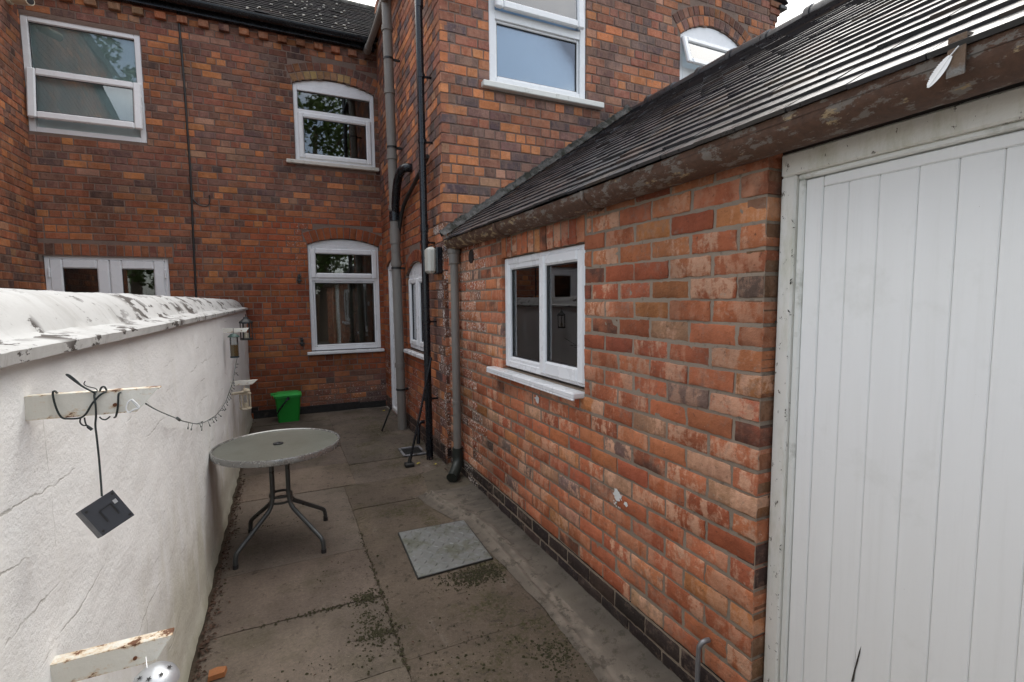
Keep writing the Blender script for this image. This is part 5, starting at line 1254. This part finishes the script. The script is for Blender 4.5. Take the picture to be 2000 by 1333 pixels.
# chequer plate cover
cv = thing('access_cover', (.80, 2.67, 0), 'square chequer plate steel access cover set in the paving', 'cover')
CA, CB, CC, CD = Vector((.596, 2.938)), Vector((1.012, 2.924)), Vector((.996, 2.415)), Vector((.580, 2.402))
def PCv(u, v, n): a = CD*(1-u)*(1-v)+CC*u*(1-v)+CB*u*v+CA*(1-u)*v; return (a.x, a.y, n)
q = MB(); box(q, (0, 0, .002), (1, 1, .0085), PCv, .002)
for i in range(9):
    for j in range(11):
        u, v = (i+.5)/9, (j+.5)/11; an = R_(45 if (i+j) % 2 else -45); d = Vector((math.cos(an), math.sin(an)))*.020; s_ = Vector((-d.y, d.x))*.17; c = Vector(PCv(u, v, 0))
        vs = [(c.x-d.x, c.y-d.y, .0086), (c.x+s_.x, c.y+s_.y, .0086), (c.x+d.x, c.y+d.y, .0086), (c.x-s_.x, c.y-s_.y, .0086), (c.x, c.y, .0128)]
        q.add(vs, [(0, 1, 4), (1, 2, 4), (2, 3, 4), (3, 0, 4)])
q.build('plate', M['chequer'], cv)
q = MB()
for a, b_ in (((0, -.012), (1, -.002)), ((0, 1.002), (1, 1.012)), ((-.014, -.012), (-.002, 1.012)), ((1.002, -.012), (1.014, 1.012))):
    box(q, (a[0], a[1], .001), (b_[0], b_[1], .0065), PCv, 0)
q.build('frame', M['dark_iron'], cv)
# brick fragment, leaves, litter, moss
p = at(425, 1322, Z=0); q = MB(); rB = random.Random(8)
vs = []
for z, s_ in ((0, 1), (.016, .92)):
    for x, y_ in ((-.03, -.022), (.028, -.018), (.034, .02), (.0, .03), (-.03, .018)): vs.append((p.x+x*s_+rB.uniform(-.003, .003), p.y+y_*s_, z+.004+rB.uniform(0, .004)*(z > 0)))
q.add(vs, [(4, 3, 2, 1, 0), (5, 6, 7, 8, 9)]+[(i, (i+1) % 5, 5+(i+1) % 5, 5+i) for i in range(5)])
tag(q.build('brick_fragment', M['brick_bit']), 'small broken orange brick piece on paving at the bottom edge', 'brick')
def leafm(mb, c, s_, an, rg, curl=.3):
    d = Vector((math.cos(an), math.sin(an), 0)); e = Vector((-d.y, d.x, 0)); up_ = Vector((0, 0, 1)); t = [rg.uniform(-.2, .6)*s_*curl for _ in range(4)]
    mb.add([c-d*s_, c-d*.2*s_+e*.45*s_+up_*(t[0]+.002), c+d*s_+up_*abs(t[1]), c-d*.2*s_-e*.45*s_+up_*(t[2]+.002), c+up_*abs(t[3])*.3], [(0, 1, 4), (1, 2, 4), (2, 3, 4), (3, 0, 4)])
rgl = random.Random(14)
for (px, py, sz, lb) in ((817, 906, .024, 'yellow fallen leaf on paving between pole foot and black downpipe'), (849, 908, .02, 'pale yellow leaf right of the black downpipe foot'), (749, 803, .022, 'small yellow leaf in the inner corner beside the soil pipe')):
    q = MB(); c = at(px, py, Z=.012); leafm(q, c, sz, rgl.uniform(0, 6), rgl, .5); leafm(q, c+Vector((.012, .012, .002)), sz*.7, rgl.uniform(0, 6), rgl, .6)
    tag(q.build('fallen_leaf', M['leaf_yellow'], recalc=False), lb, 'leaf', 'yellow leaves on the paving')
lt = MB()
for k in range(900):
    y = rgl.uniform(1.0, 4.4) if rgl.random() < .8 else rgl.uniform(1.0, 6.5); x = -.362+abs(rgl.gauss(0, .022))
    leafm(lt, Vector((x, y, .004)), rgl.uniform(.004, .014), rgl.uniform(0, 6.3), rgl, .9)
for k in range(220):
    x = rgl.uniform(-.3, 1.1); y = rgl.uniform(1.2, 6.4); leafm(lt, Vector((x, y, .005)), rgl.uniform(.003, .008), rgl.uniform(0, 6.3), rgl, .7)
for k in range(120):
    leafm(lt, Vector((1.20+rgl.gauss(0, .05), rgl.uniform(3.45, 4.3), .03)), rgl.uniform(.004, .012), rgl.uniform(0, 6.3), rgl, .8)
tag(lt.build('leaf_litter', M['leaf_brown'], org=(0, 2.5, 0), recalc=False), 'brown leaf crumbs gathered along the foot of the white wall', 'litter', kind='stuff')
ms = MB()
def moss_patch(cx, cy, sx_, sy_, n):
    for k in range(n):
        x, y = rgl.gauss(cx, sx_), rgl.gauss(cy, sy_); r = rgl.uniform(.0015, .0055)*rgl.choice([.7, 1, 1, 1.5]); z = .0015
        if not (-.33 < x < 1.2): continue
        vs = [(x, y, z+r*.55)]; m_ = 6
        for j in range(m_): a = 2*math.pi*j/m_; vs.append((x+r*math.cos(a)*rgl.uniform(.7, 1.2), y+r*math.sin(a)*rgl.uniform(.7, 1.2), z-.001))
        ms.add(vs, [(0, 1+j, 1+(j+1) % m_) for j in range(m_)])
for a in ((.31, 2.36, .04, .03, 260), (.22, 2.62, .07, .08, 140), (.30, 2.13, .035, .10, 320), (.33, 2.06, .05, .012, 160), (.86, 2.30, .09, .05, 900), (.95, 1.62, .05, .06, 320), (.6, 1.75, .15, .12, 160), (.385, 2.3, .006, .5, 260), (-.2, 3.42, .12, .02, 60), (-.335, 3.0, .008, .35, 160), (1.05, 3.75, .08, .12, 120), (.1, 2.34, .12, .008, 120), (.1, 1.95, .15, .05, 60), (1.255, 2.4, .010, .7, 420)): moss_patch(*a)
tag(ms.build('moss', M['moss'], org=(.4, 2.2, 0), recalc=False), 'dark moss clumps on the concrete paving and joints', 'moss', kind='stuff')

# ================================================================== TREES (behind the viewpoint, reflected in the windows)
def tree(x, y, h, r, seed, label):
    rg = random.Random(seed); t = thing('leafy_tree', (x, y, 0), label, 'tree', 'garden trees reflected in the windows')
    q = MB(); tube(q, smooth_path([(x, y, -.05), (x+.1, y, h*.25), (x-.1, y+.1, h*.5), (x, y, h*.8)], 4), [.2-.011*k for k in range(13)], 10)
    for k in range(7):
        a = rg.uniform(0, 6.3); z = h*rg.uniform(.35, .65); tube(q, [(x, y, z), (x+math.cos(a)*r*.4, y+math.sin(a)*r*.4, z+h*.1), (x+math.cos(a)*r*.75, y+math.sin(a)*r*.75, z+h*.16)], [.07, .045, .02], 6)
    q.build('trunk', M['bark'], t, smooth=True)
    c = MB(); cl = [(rg.gauss(0, r*.45), rg.gauss(0, r*.45), h*rg.uniform(.22, .95), rg.uniform(.35, .8)) for _ in range(60)]
    for cx, cy, cz, cr in cl:
        for k in range(70):
            v = Vector((rg.gauss(0, 1), rg.gauss(0, 1), rg.gauss(0, 1))).normalized()*cr*rg.uniform(.6, 1.05); p = Vector((x+cx, y+cy, cz))+v
            d = Vector((rg.gauss(0, 1), rg.gauss(0, 1), rg.gauss(0, .6))).normalized(); e = d.orthogonal().normalized(); s_ = rg.uniform(.07, .14)
            c.add([p-d*s_, p+e*s_*.5, p+d*s_, p-e*s_*.5], [(0, 1, 2, 3)])
    c.build('crown', M['leaf'], t, recalc=False)
tree(1.4, -6.0, 9.6, 1.9, 1, 'tall green tree reflected in the upstairs curved window by the grey pipe')
tree(-4.4, -6.6, 10.0, 2.3, 2, 'green tree reflected in the wide upstairs window with the tilted sash')
fe = thing('timber_fence', (.6, -7.6, 0), 'dark timber board fence reflected in the tall ground floor window', 'fence')
q = MB(); rf_ = random.Random(6)
for k in range(40):
    x = -2.4+k*.152; box(q, (x, -7.6, 0), (x+.148, -7.58, 1.75+rf_.uniform(-.01, .01)), I, .003)
q.build('boards', simple('fence_wood', (.10, .065, .04), .9, .4, 6, bump=.3), fe)
for k in range(4):
    q = MB(); box(q, (-2.4+k*2, -7.70, 0), (-2.3+k*2, -7.601, 1.85), I, .005); q.build('post', M['bark'], fe)

# ================================================================== to real size
for me in bpy.data.meshes: me.transform(Matrix.Scale(S, 4))
for o in COL.objects:
    if o.type in ('MESH', 'EMPTY') and o.parent is None: o.location = o.location*S
